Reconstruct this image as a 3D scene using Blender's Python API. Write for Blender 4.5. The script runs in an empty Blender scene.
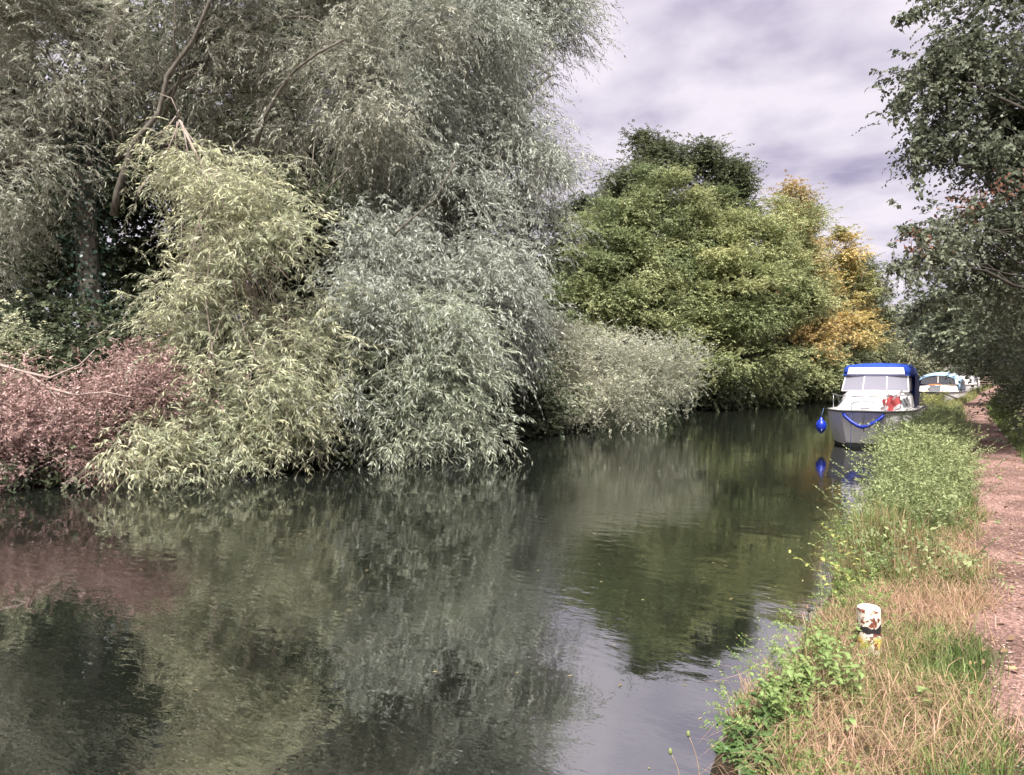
import bpy, bmesh, math, random
import numpy as np
from mathutils import Vector, Matrix

sc = bpy.context.scene
R = math.radians
# ------------------------------------------------------------------ camera
# World frame: +y runs along the canal, +x is the towpath side, water is z = 0.
CAM_H, FPX, YAW, PITCH = 2.1, 740.0, 31.0, 1.2
cam = bpy.data.cameras.new('camera')
cam.sensor_fit = 'HORIZONTAL'
cam.sensor_width = 36.0
cam.lens = 36.0 * FPX / 1024.0
cam.clip_start, cam.clip_end = 0.05, 3000
camo = bpy.data.objects.new('camera', cam)
sc.collection.objects.link(camo)
camo.location = (0, 0, CAM_H)
camo.rotation_euler = (R(90 - PITCH), 0, R(YAW))
sc.camera = camo

# ------------------------------------------------------------------ sky
SUN_EL, SUN_AZ = 57.0, (0.47, -0.88)          # direction towards the sun (x, y)
world = bpy.data.worlds.new('World')
sc.world = world
world.use_nodes = True
nt = world.node_tree
nt.nodes.clear()
def wn(t, **k):
    n = nt.nodes.new(t)
    for a, b in k.items():
        setattr(n, a, b)
    return n
wl = nt.links.new
out = wn('ShaderNodeOutputWorld')
sky = wn('ShaderNodeTexSky', sky_type='NISHITA', sun_disc=False, sun_elevation=R(SUN_EL),
         sun_rotation=math.atan2(SUN_AZ[0], SUN_AZ[1]), air_density=1.0, dust_density=3.0)
bg1 = wn('ShaderNodeBackground'); bg1.inputs[1].default_value = 0.05
wl(sky.outputs[0], bg1.inputs[0])
tc = wn('ShaderNodeTexCoord')
sep = wn('ShaderNodeSeparateXYZ'); wl(tc.outputs['Generated'], sep.inputs[0])
zz = wn('ShaderNodeMath', operation='ABSOLUTE'); wl(sep.outputs[2], zz.inputs[0])
za = wn('ShaderNodeMath', operation='ADD'); wl(zz.outputs[0], za.inputs[0]); za.inputs[1].default_value = 0.28
dx = wn('ShaderNodeMath', operation='DIVIDE'); wl(sep.outputs[0], dx.inputs[0]); wl(za.outputs[0], dx.inputs[1])
dy = wn('ShaderNodeMath', operation='DIVIDE'); wl(sep.outputs[1], dy.inputs[0]); wl(za.outputs[0], dy.inputs[1])
cmb = wn('ShaderNodeCombineXYZ'); wl(dx.outputs[0], cmb.inputs[0]); wl(dy.outputs[0], cmb.inputs[1])
mp = wn('ShaderNodeMapping'); mp.inputs['Scale'].default_value = (1.5, 1.75, 1); mp.inputs['Rotation'].default_value = (0, 0, R(-20)); mp.inputs['Location'].default_value = (3.1, 1.4, 0)
wl(cmb.outputs[0], mp.inputs[0])
n1 = wn('ShaderNodeTexNoise'); n1.inputs['Scale'].default_value = 1.9; n1.inputs['Detail'].default_value = 7; n1.inputs['Roughness'].default_value = 0.5; n1.inputs['Distortion'].default_value = 0.12
wl(mp.outputs[0], n1.inputs['Vector'])
ramp = wn('ShaderNodeValToRGB')
e = ramp.color_ramp.elements
e[0].position = 0.32; e[0].color = (0.21, 0.186, 0.262, 1)
e[1].position = 0.57; e[1].color = (0.455, 0.418, 0.46, 1)
m = e.new(0.44); m.color = (0.345, 0.315, 0.375, 1)
wl(n1.outputs[0], ramp.inputs[0])
bg2 = wn('ShaderNodeBackground'); bg2.inputs[1].default_value = 1.0
wl(ramp.outputs[0], bg2.inputs[0])
mx = wn('ShaderNodeMixShader'); mx.inputs[0].default_value = 0.9
wl(bg1.outputs[0], mx.inputs[1]); wl(bg2.outputs[0], mx.inputs[2]); wl(mx.outputs[0], out.inputs[0])

# ------------------------------------------------------------------ sun, exposure
sun = bpy.data.lights.new('sun', 'SUN')
sun.energy = 4.2; sun.angle = R(14); sun.color = (1.0, 0.965, 0.91)
suno = bpy.data.objects.new('sun', sun); sc.collection.objects.link(suno)
ce = math.cos(R(SUN_EL))
sdir = Vector((SUN_AZ[0] * ce, SUN_AZ[1] * ce, math.sin(R(SUN_EL))))
suno.rotation_euler = sdir.to_track_quat('Z', 'Y').to_euler()
sc.view_settings.view_transform = 'Standard'
sc.view_settings.look = 'None'
sc.view_settings.exposure = 1.15
sc.view_settings.gamma = 1.0
sc.render.engine = 'CYCLES'
cy = sc.cycles
cy.max_bounces = 6; cy.diffuse_bounces = 3; cy.glossy_bounces = 3; cy.transmission_bounces = 4; cy.transparent_max_bounces = 8
cy.caustics_reflective = False; cy.caustics_refractive = False
cy.use_denoising = True
cy.use_adaptive_sampling = True; cy.adaptive_threshold = 0.03

# ------------------------------------------------------------------ pixel helpers
CA, SA = math.cos(R(YAW)), math.sin(R(YAW))
RIGHT = np.array((CA, SA, 0.0)); FWD = np.array((-SA, CA, 0.0)); UP = np.array((0, 0, 1.0))
HOR = 387.5 - FPX * math.tan(R(PITCH))
def at(px, py, Z):
    """pixel and distance in metres along the view -> point"""
    return RIGHT * ((px - 512) / FPX * Z) + FWD * Z + UP * (CAM_H + (HOR - py) / FPX * Z)
def hit(px, py, z=0.5):
    """pixel -> point on the level z"""
    Z = (CAM_H - z) * FPX / (py - HOR)
    return at(px, py, Z)

# ------------------------------------------------------------------ materials
MATS = {}
def mat(name):
    m = bpy.data.materials.new(name); m.use_nodes = True
    n = m.node_tree; n.nodes.clear()
    MATS[name] = m
    return m, n, n.links.new
def N(n, t, ins=None, **k):
    o = n.nodes.new(t)
    for a, b in k.items(): setattr(o, a, b)
    for a, b in (ins or {}).items(): o.inputs[a].default_value = b
    return o
def c4(c): return (c[0], c[1], c[2], 1)

def leaf_mat(name, c1, c2, back=None, trans=0.3, rough=0.5, spec=0.35):
    m, n, L = mat(name)
    o = N(n, 'ShaderNodeOutputMaterial')
    hue = N(n, 'ShaderNodeAttribute', attribute_name='hue')
    tint = N(n, 'ShaderNodeAttribute', attribute_name='tint')
    mix = N(n, 'ShaderNodeMix', data_type='RGBA')
    mix.inputs[6].default_value = c4(c1); mix.inputs[7].default_value = c4(c2)
    ih = N(n, 'ShaderNodeAttribute', attribute_name='ihue', attribute_type='INSTANCER')
    ad = N(n, 'ShaderNodeMath', operation='ADD', use_clamp=True); L(hue.outputs['Fac'], ad.inputs[0]); L(ih.outputs['Fac'], ad.inputs[1])
    L(ad.outputs[0], mix.inputs[0])
    col = mix.outputs[2]
    if back:
        g = N(n, 'ShaderNodeNewGeometry')
        mb = N(n, 'ShaderNodeMix', data_type='RGBA'); mb.inputs[7].default_value = c4(back)
        f = N(n, 'ShaderNodeMath', {1: 0.75}, operation='MULTIPLY'); L(g.outputs['Backfacing'], f.inputs[0])
        L(f.outputs[0], mb.inputs[0]); L(col, mb.inputs[6]); col = mb.outputs[2]
    br = N(n, 'ShaderNodeMapRange', {3: 0.62, 4: 1.38}); L(tint.outputs['Fac'], br.inputs[0])
    hsv = N(n, 'ShaderNodeHueSaturation'); L(br.outputs[0], hsv.inputs['Value']); L(col, hsv.inputs['Color'])
    p = N(n, 'ShaderNodeBsdfPrincipled', {'Roughness': rough, 'Specular IOR Level': spec})
    L(hsv.outputs[0], p.inputs['Base Color'])
    t = N(n, 'ShaderNodeBsdfTranslucent'); L(hsv.outputs[0], t.inputs[0])
    ms = N(n, 'ShaderNodeMixShader', {0: trans}); L(p.outputs[0], ms.inputs[1]); L(t.outputs[0], ms.inputs[2])
    L(ms.outputs[0], o.inputs[0])
    return m

def noise_mat(name, cols, scale=8, rough=0.85, bump=0.3, dist=0.02, detail=8, stretch=(1, 1, 1), spec=0.3, pos=None):
    m, n, L = mat(name)
    o = N(n, 'ShaderNodeOutputMaterial')
    tc = N(n, 'ShaderNodeTexCoord'); mp = N(n, 'ShaderNodeMapping', {'Scale': stretch}); L(tc.outputs['Object'], mp.inputs[0])
    ns = N(n, 'ShaderNodeTexNoise', {'Scale': scale, 'Detail': detail, 'Roughness': 0.65}); L(mp.outputs[0], ns.inputs['Vector'])
    r = N(n, 'ShaderNodeValToRGB'); L(ns.outputs[0], r.inputs[0])
    k = len(cols)
    ps = pos or [0.3 + 0.4 * i / max(1, k - 1) for i in range(k)]
    r.color_ramp.elements[0].position = ps[0]; r.color_ramp.elements[0].color = c4(cols[0])
    r.color_ramp.elements[1].position = ps[-1]; r.color_ramp.elements[1].color = c4(cols[-1])
    for i in range(1, k - 1):
        q = r.color_ramp.elements.new(ps[i]); q.color = c4(cols[i])
    p = N(n, 'ShaderNodeBsdfPrincipled', {'Roughness': rough, 'Specular IOR Level': spec})
    L(r.outputs[0], p.inputs['Base Color'])
    if bump:
        b = N(n, 'ShaderNodeBump', {'Strength': bump, 'Distance': dist}); L(ns.outputs[0], b.inputs['Height']); L(b.outputs[0], p.inputs['Normal'])
    L(p.outputs[0], o.inputs[0])
    return m

def plain(name, c, rough=0.5, metal=0.0, var=0.12, scale=6, coat=0.0, spec=0.5):
    """painted or moulded surface with slight patchy dirt"""
    m, n, L = mat(name)
    o = N(n, 'ShaderNodeOutputMaterial')
    tc = N(n, 'ShaderNodeTexCoord')
    ns = N(n, 'ShaderNodeTexNoise', {'Scale': scale, 'Detail': 6, 'Roughness': 0.7}); L(tc.outputs['Object'], ns.inputs['Vector'])
    br = N(n, 'ShaderNodeMapRange', {1: 0.3, 2: 0.7, 3: 1 - var, 4: 1 + var * 0.5}); L(ns.outputs[0], br.inputs[0])
    hsv = N(n, 'ShaderNodeHueSaturation', {'Color': c4(c)}); L(br.outputs[0], hsv.inputs['Value'])
    p = N(n, 'ShaderNodeBsdfPrincipled', {'Roughness': rough, 'Metallic': metal, 'Coat Weight': coat, 'Specular IOR Level': spec})
    L(hsv.outputs[0], p.inputs['Base Color']); L(p.outputs[0], o.inputs[0])
    return m

def glass_mat(name, c=(0.55, 0.58, 0.62), rough=0.08, alpha=0.45):
    m, n, L = mat(name)
    o = N(n, 'ShaderNodeOutputMaterial')
    p = N(n, 'ShaderNodeBsdfPrincipled', {'Base Color': c4(c), 'Roughness': rough, 'Specular IOR Level': 0.6})
    t = N(n, 'ShaderNodeBsdfTransparent')
    ms = N(n, 'ShaderNodeMixShader', {0: alpha}); L(t.outputs[0], ms.inputs[1]); L(p.outputs[0], ms.inputs[2]); L(ms.outputs[0], o.inputs[0])
    return m

def water_mat():
    m, n, L = mat('canal_water')
    o = N(n, 'ShaderNodeOutputMaterial')
    tc = N(n, 'ShaderNodeTexCoord')
    def noise(scale, st, detail, rot=0):
        mp = N(n, 'ShaderNodeMapping', {'Scale': st, 'Rotation': (0, 0, rot)}); L(tc.outputs['Object'], mp.inputs[0])
        k = N(n, 'ShaderNodeTexNoise', {'Scale': scale, 'Detail': detail, 'Roughness': 0.5}); L(mp.outputs[0], k.inputs['Vector'])
        return k.outputs[0]
    big = noise(0.35, (1, 1, 1), 2)
    rip = noise(4.2, (0.75, 1.5, 1), 3, R(YAW))
    swl = noise(0.9, (0.8, 1.4, 1), 2, R(YAW - 12))
    msk = N(n, 'ShaderNodeMapRange', {1: 0.38, 2: 0.66, 3: 0.16, 4: 1.0}); L(big, msk.inputs[0])
    m1 = N(n, 'ShaderNodeMath', operation='MULTIPLY'); L(rip, m1.inputs[0]); L(msk.outputs[0], m1.inputs[1])
    b1 = N(n, 'ShaderNodeBump', {'Strength': 1.0, 'Distance': 0.0055}); L(m1.outputs[0], b1.inputs['Height'])
    b2 = N(n, 'ShaderNodeBump', {'Strength': 1.0, 'Distance': 0.005}); L(swl, b2.inputs['Height']); L(b1.outputs[0], b2.inputs['Normal'])
    p = N(n, 'ShaderNodeBsdfPrincipled', {'Base Color': (0.010, 0.012, 0.009, 1), 'Roughness': 0.02, 'IOR': 2.7, 'Specular IOR Level': 1.0})
    L(b2.outputs[0], p.inputs['Normal']); L(p.outputs[0], o.inputs[0])
    return m

def path_mat():
    m, n, L = mat('trodden_path')
    o = N(n, 'ShaderNodeOutputMaterial'); tc = N(n, 'ShaderNodeTexCoord')
    v = N(n, 'ShaderNodeTexVoronoi', {'Scale': 55.0, 'Randomness': 1.0}); 
    mp = N(n, 'ShaderNodeMapping', {'Scale': (1.3, 0.8, 1)}); L(tc.outputs['Object'], mp.inputs[0]); L(mp.outputs[0], v.inputs['Vector'])
    n1 = N(n, 'ShaderNodeTexNoise', {'Scale': 1.1, 'Detail': 5}); L(tc.outputs['Object'], n1.inputs['Vector'])
    n2 = N(n, 'ShaderNodeTexNoise', {'Scale': 30, 'Detail': 6, 'Roughness': 0.8}); L(tc.outputs['Object'], n2.inputs['Vector'])
    r1 = N(n, 'ShaderNodeValToRGB'); L(n1.outputs[0], r1.inputs[0])
    r1.color_ramp.elements[0].position = .36; r1.color_ramp.elements[0].color = (0.13, 0.078, 0.062, 1)
    r1.color_ramp.elements[1].position = .58; r1.color_ramp.elements[1].color = (0.31, 0.19, 0.16, 1)
    r2 = N(n, 'ShaderNodeMapRange', {1: .3, 2: .7, 3: .55, 4: 1.4}); L(n2.outputs[0], r2.inputs[0])
    h = N(n, 'ShaderNodeHueSaturation'); L(r1.outputs[0], h.inputs['Color']); L(r2.outputs[0], h.inputs['Value'])
    sp = N(n, 'ShaderNodeSeparateColor'); L(v.outputs['Color'], sp.inputs[0])
    r3 = N(n, 'ShaderNodeMapRange', {3: .6, 4: 1.35}); L(sp.outputs[0], r3.inputs[0])
    h2 = N(n, 'ShaderNodeHueSaturation'); L(h.outputs[0], h2.inputs['Color']); L(r3.outputs[0], h2.inputs['Value'])
    p = N(n, 'ShaderNodeBsdfPrincipled', {'Roughness': .95, 'Specular IOR Level': .15}); L(h2.outputs[0], p.inputs['Base Color'])
    b = N(n, 'ShaderNodeBump', {'Strength': .8, 'Distance': .012}); L(n2.outputs[0], b.inputs['Height'])
    b2 = N(n, 'ShaderNodeBump', {'Strength': .6, 'Distance': .01}); L(v.outputs['Distance'], b2.inputs['Height']); L(b.outputs[0], b2.inputs['Normal'])
    L(b2.outputs[0], p.inputs['Normal']); L(p.outputs[0], o.inputs[0])
    return m

def post_mat():
    """peeling paint over rust: white above, a black band, yellow and rust below"""
    m, n, L = mat('peeling_post_paint')
    o = N(n, 'ShaderNodeOutputMaterial'); tc = N(n, 'ShaderNodeTexCoord')
    sp = N(n, 'ShaderNodeSeparateXYZ'); L(tc.outputs['Object'], sp.inputs[0])
    nz = N(n, 'ShaderNodeTexNoise', {'Scale': 26, 'Detail': 5, 'Roughness': .6}); L(tc.outputs['Object'], nz.inputs['Vector'])
    nb = N(n, 'ShaderNodeTexNoise', {'Scale': 14, 'Detail': 3}); L(tc.outputs['Object'], nb.inputs['Vector'])
    def mixc(fac, a, b):
        k = N(n, 'ShaderNodeMix', data_type='RGBA'); L(fac, k.inputs[0])
        for i, v in ((6, a), (7, b)):
            if isinstance(v, tuple): k.inputs[i].default_value = c4(v)
            else: L(v, k.inputs[i])
        return k.outputs[2]
    def step(src, lo, hi):
        k = N(n, 'ShaderNodeMapRange', {1: lo, 2: hi}); L(src, k.inputs[0]); return k.outputs[0]
    wob = N(n, 'ShaderNodeMath', {1: 0.10}, operation='MULTIPLY'); L(nb.outputs[0], wob.inputs[0])
    zz = N(n, 'ShaderNodeMath', operation='ADD'); L(sp.outputs[2], zz.inputs[0]); L(wob.outputs[0], zz.inputs[1])
    low = step(zz.outputs[0], 0.25, 0.24)
    base = mixc(step(nb.outputs[0], .46, .50), (.72, .64, .50), (.72, .55, .11))
    top = mixc(step(nb.outputs[0], .62, .66), (.76, .69, .58), (.66, .46, .26))
    c = mixc(low, top, base)
    rust = mixc(step(nb.outputs[0], .3, .6), (.08, .028, .02), (.24, .075, .045))
    c = mixc(step(nz.outputs[0], .515, .545), c, rust)
    d = N(n, 'ShaderNodeMath', {1: -0.285}, operation='ADD'); L(zz.outputs[0], d.inputs[0])
    ab = N(n, 'ShaderNodeMath', operation='ABSOLUTE'); L(d.outputs[0], ab.inputs[0])
    c = mixc(step(ab.outputs[0], .024, .019), c, (.022, .018, .02))
    p = N(n, 'ShaderNodeBsdfPrincipled', {'Roughness': .6}); L(c, p.inputs['Base Color'])
    b = N(n, 'ShaderNodeBump', {'Strength': .5, 'Distance': .004}); L(nz.outputs[0], b.inputs['Height']); L(b.outputs[0], p.inputs['Normal'])
    L(p.outputs[0], o.inputs[0])
    return m

# ------------------------------------------------------------------ mesh helpers
COL = sc.collection
def link(name, me, material, parent=None, kind=None):
    o = bpy.data.objects.new(name, me); COL.objects.link(o)
    if material is not None and not me.materials: me.materials.append(material)
    if parent is not None: o.parent = parent
    if kind: o['kind'] = kind
    return o
def tag(o, label, cat, group=None):
    o['label'] = label; o['category'] = cat
    if group: o['group'] = group
    return o
def thing(name, label, cat, loc=(0, 0, 0), rz=0, group=None):
    o = bpy.data.objects.new(name, None); COL.objects.link(o)
    o.location = tuple(float(v) for v in loc); o.rotation_euler = (0, 0, rz); o.empty_display_size = .2
    return tag(o, label, cat, group)
def np_mesh(name, V, loops, starts, attrs=None, smooth=False):
    me = bpy.data.meshes.new(name)
    V = np.ascontiguousarray(V, dtype=np.float32).reshape(-1, 3)
    me.vertices.add(len(V)); me.vertices.foreach_set('co', V.ravel())
    me.loops.add(len(loops)); me.loops.foreach_set('vertex_index', np.asarray(loops, dtype=np.int32))
    me.polygons.add(len(starts)); me.polygons.foreach_set('loop_start', np.asarray(starts, dtype=np.int32))
    if smooth: me.polygons.foreach_set('use_smooth', np.ones(len(starts), dtype=bool))
    me.update(calc_edges=True)
    for k, v in (attrs or {}).items():
        a = me.attributes.new(k, 'FLOAT', 'FACE'); a.data.foreach_set('value', np.asarray(v, dtype=np.float32))
    return me
def unit(v): return v / np.maximum(np.linalg.norm(v, axis=-1, keepdims=True), 1e-9)

class Tubes:
    """tapered tubes along polylines, gathered into one mesh"""
    def __init__(s): s.V = []; s.F = []; s.n = 0
    def add(s, pts, rad, sides=6, cap=True):
        P = np.asarray(pts, float); k = len(P); rad = np.asarray(rad, float) * np.ones(k)
        T = np.gradient(P, axis=0); T = unit(T)
        ref = np.array((0.31, 0.17, 0.93)) if abs(T[0] @ np.array((0.31, 0.17, .93))) < .93 else np.array((1., 0, 0))
        A = unit(np.cross(T, ref)); B = np.cross(T, A)
        an = np.arange(sides) / sides * 2 * math.pi
        ring = P[:, None] + rad[:, None, None] * (np.cos(an)[None, :, None] * A[:, None] + np.sin(an)[None, :, None] * B[:, None])
        s.V.append(ring.reshape(-1, 3))
        for i in range(k - 1):
            a = s.n + i * sides; b = a + sides
            for j in range(sides):
                q = (j + 1) % sides
                s.F.append((a + j, a + q, b + q, b + j))
        if cap:
            s.F.append(tuple(s.n + j for j in range(sides))[::-1])
            s.F.append(tuple(s.n + (k - 1) * sides + j for j in range(sides)))
        s.n += k * sides
    def build(s, name, material, parent=None, kind=None, smooth=True):
        V = np.concatenate(s.V); lp = [i for f in s.F for i in f]; st = np.cumsum([0] + [len(f) for f in s.F[:-1]])
        return link(name, np_mesh(name, V, lp, st, smooth=smooth), material, parent, kind)

def bulk_sticks(P, D, L, r, droop, seg=2):
    """three-sided thin twigs, vectorised"""
    n = len(P)
    t = np.linspace(0, 1, seg + 1)
    C = P[:, None] + D[:, None] * (L[:, None, None] * t[None, :, None]); C[:, :, 2] -= droop * L[:, None] * t[None] ** 2
    A = unit(np.cross(D, np.array((.2, .3, .93)))); B = np.cross(D, A)
    rr = r * (1 - .75 * t)
    V = []
    for j in range(3):
        a = j * 2 * math.pi / 3
        V.append(C + rr[None, :, None] * (math.cos(a) * A[:, None] + math.sin(a) * B[:, None]))
    V = np.stack(V, axis=2)                       # n, seg+1, 3, xyz
    base = np.arange(n)[:, None] * (seg + 1) * 3
    q = []
    for i in range(seg):
        for j in range(3):
            k = (j + 1) % 3
            q.append([i * 3 + j, i * 3 + k, (i + 1) * 3 + k, (i + 1) * 3 + j])
    q = np.array(q)
    F = (base[:, :, None] + q[None]).reshape(-1, 4)
    return V.reshape(-1, 3), F

class Leaves:
    """many leaves, each a folded rhombus, gathered into one mesh"""
    def __init__(s): s.P = []; s.D = []; s.Nn = []; s.L = []; s.W = []; s.h = []; s.t = []
    def add(s, P, D, Nn, L, W, hue, tint):
        s.P.append(P); s.D.append(D); s.Nn.append(Nn); s.L.append(L); s.W.append(W); s.h.append(hue); s.t.append(tint)
    def build(s, name, material, parent=None, kind='stuff'):
        P = np.concatenate(s.P); D = unit(np.concatenate(s.D)); Nn = np.concatenate(s.Nn)
        L = np.concatenate(s.L)[:, None]; W = np.concatenate(s.W)[:, None]
        S = unit(np.cross(D, Nn)); Nn = np.cross(S, D)
        mid = P + D * L * .45
        V = np.stack([P, mid + S * W * .5 + Nn * W * .12, P + D * L - Nn * L * .10, mid - S * W * .5 + Nn * W * .12], axis=1)
        n = len(P)
        me = np_mesh(name, V, np.arange(n * 4), np.arange(n) * 4, {'hue': np.concatenate(s.h), 'tint': np.clip(np.concatenate(s.t), 0, 1)})
        return link(name, me, material, parent, kind)

def sph(rng, n):
    v = rng.normal(size=(n, 3)); return unit(v)
def wob(P, seed, f):
    """smooth random field in about -1..1"""
    r = np.random.default_rng(seed); s = np.zeros(len(P))
    for i in range(6):
        k = r.normal(size=3) * f; s += np.sin(P @ k + r.uniform(0, 6.28))
    return s / 3.0

SP = {  # species: twig length, leaves per twig, leaf length, leaf width, droop, spread, up, leaf angle, flat, normal jitter
    'willow':  dict(tl=.62, k=15, ll=.115, lw=.021, droop=.55, spread=.55, up=.15, la=.6, nj=.9, ld=.30, sub=.34, flat=.8),
    'weeping': dict(tl=.80, k=15, ll=.12, lw=.024, droop=.62, spread=.5, up=-.1, la=.5, nj=.9, ld=.35, sub=.34, flat=1.0),
    'sallow':  dict(tl=.42, k=13, ll=.075, lw=.034, droop=.15, spread=.6, up=.35, la=.8, nj=.9, ld=.1, sub=.32, flat=.8),
    'layer':   dict(tl=.55, k=12, ll=.105, lw=.070, droop=.28, spread=.5, up=.0, la=.9, nj=.40, ld=.15, sub=.42, flat=.32),
    'broad':   dict(tl=.45, k=11, ll=.10, lw=.072, droop=.2, spread=.75, up=.15, la=.9, nj=.7, ld=.25, sub=.38, flat=.7),
    'hang':    dict(tl=.42, k=11, ll=.075, lw=.048, droop=.5, spread=.6, up=.0, la=.8, nj=.8, ld=.35, sub=.26, flat=.7),
    'far':     dict(tl=.9, k=8, ll=.26, lw=.19, droop=.2, spread=.8, up=.1, la=.9, nj=.7, ld=.2, sub=.8, flat=.7),
    'dead':    dict(tl=.40, k=10, ll=.085, lw=.030, droop=.2, spread=1.0, up=.2, la=.8, nj=1.2, ld=.2, sub=.24, flat=.8),
    'weed':    dict(tl=.24, k=12, ll=.046, lw=.022, droop=.1, spread=.6, up=1.1, la=.9, nj=.6, ld=.1, sub=.14, flat=.8),
}

def lobe_px(px, py, Z, rx, ry, w=1.0, dz=None):
    """an ellipsoid of foliage, its place read from the photograph at distance Z"""
    a, b = rx * Z / FPX, ry * Z / FPX
    return (at(px, py, Z), (a, dz if dz else .5 * (a + b) * .9, b), w)

ELEV = (-50, -5, 40)
SPRIGS = {}
SPRIG_K = 3
def sprig_objs(sp, leafm, twigm, twigs, leafscale):
    """small leafy sprays (three tilts, three variants) that a crown repeats; kept out of the scene itself"""
    key = (sp, leafm.name, twigm.name, twigs, leafscale)
    if key in SPRIGS: return SPRIGS[key]
    s = SP[sp]; obs = []
    for ei, e in enumerate(ELEV):
        for v in range(SPRIG_K):
            rng = np.random.default_rng(1000 * ei + 17 * v + len(sp))
            T = twigs; bd = np.array((math.cos(R(e)), 0, math.sin(R(e))))
            P = rng.normal(size=(T, 3)) * s['sub'] * np.array((1, 1, s['flat']))
            D = unit(bd + rng.normal(size=(T, 3)) * s['spread'] * np.array((1, 1, s['flat'])))
            L = s['tl'] * rng.uniform(.5, 1.4, T); dr = s['droop']; k = s['k']
            t = np.clip((np.arange(k) + .5) / k + rng.uniform(-.04, .04, (T, k)), 0, 1)
            pos = P[:, None] + D[:, None] * (L[:, None] * t)[:, :, None]; pos[:, :, 2] -= dr * L[:, None] * t ** 2
            tan = np.repeat(D[:, None], k, axis=1).copy(); tan[:, :, 2] -= 2 * dr * t; tan = unit(tan)
            side = unit(np.cross(tan, UP + rng.normal(size=(T, 1, 3)) * .4))
            sg = np.where(np.arange(k) % 2 == 0, 1., -1.)[None, :, None]
            ld = tan * math.cos(s['la']) + side * sg * math.sin(s['la']) + rng.normal(size=(T, k, 3)) * .28; ld[:, :, 2] -= s['ld']
            ld = unit(ld).reshape(-1, 3); nn = (UP + rng.normal(size=(T, k, 3)) * s['nj']).reshape(-1, 3)
            ll = (leafscale * s['ll'] * rng.uniform(.6, 1.25, (T, k)) * (1 - .35 * t)).reshape(-1, 1)
            lw = ll * s['lw'] / s['ll'] * rng.uniform(.8, 1.2, ll.shape)
            hu = ((rng.normal(size=T) * .13)[:, None] + .12 * (t - .5) + rng.normal(size=(T, k)) * .06).ravel()
            ti = (.5 + rng.normal(size=(T, k)) * .20).ravel(); pos = pos.reshape(-1, 3)
            S_ = unit(np.cross(ld, nn)); nn = np.cross(S_, ld); mid = pos + ld * ll * .45
            LV = np.stack([pos, mid + S_ * lw * .5 + nn * lw * .12, pos + ld * ll - nn * ll * .10, mid - S_ * lw * .5 + nn * lw * .12], axis=1).reshape(-1, 3)
            TV, TF = bulk_sticks(P, D, L, .0035 if sp != 'far' else .008, dr); n = len(pos)
            V = np.concatenate([LV, TV]); lp = np.concatenate([np.arange(n * 4), (TF + n * 4).ravel()]); st = np.arange(n + len(TF)) * 4
            me = np_mesh('spray', V, lp, st, {'hue': np.concatenate([hu, np.zeros(len(TF))]), 'tint': np.clip(np.concatenate([ti, np.full(len(TF), .5)]), 0, 1)})
            me.materials.append(leafm); me.materials.append(twigm)
            me.polygons.foreach_set('material_index', np.concatenate([np.zeros(n, np.int32), np.ones(len(TF), np.int32)]))
            obs.append(bpy.data.objects.new('spray', me))
    SPRIGS[key] = obs
    return obs
GROUPS = {}
def spray_group(obs, key):
    if key in GROUPS: return GROUPS[key]
    g = bpy.data.node_groups.new('leaf_sprays', 'GeometryNodeTree'); GROUPS[key] = g
    g.interface.new_socket('Geometry', in_out='INPUT', socket_type='NodeSocketGeometry'); g.interface.new_socket('Geometry', in_out='OUTPUT', socket_type='NodeSocketGeometry')
    gi = g.nodes.new('NodeGroupInput'); go = g.nodes.new('NodeGroupOutput'); L = g.links.new
    j = g.nodes.new('GeometryNodeJoinGeometry')
    for o in reversed(obs):
        oi = g.nodes.new('GeometryNodeObjectInfo'); oi.inputs['Object'].default_value = o
        ti = g.nodes.new('GeometryNodeGeometryToInstance'); L(oi.outputs['Geometry'], ti.inputs[0]); L(ti.outputs[0], j.inputs[0])
    ip = g.nodes.new('GeometryNodeInstanceOnPoints'); ip.inputs['Pick Instance'].default_value = True
    def na(name, typ):
        q = g.nodes.new('GeometryNodeInputNamedAttribute'); q.data_type = typ; q.inputs[0].default_value = name; return q.outputs[0]
    L(gi.outputs[0], ip.inputs['Points']); L(j.outputs[0], ip.inputs['Instance']); L(na('idx', 'INT'), ip.inputs['Instance Index'])
    L(na('scl', 'FLOAT'), ip.inputs['Scale'])
    er = g.nodes.new('FunctionNodeEulerToRotation'); L(na('rot', 'FLOAT_VECTOR'), er.inputs[0]); L(er.outputs[0], ip.inputs['Rotation'])
    L(ip.outputs[0], go.inputs[0])
    return g

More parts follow.
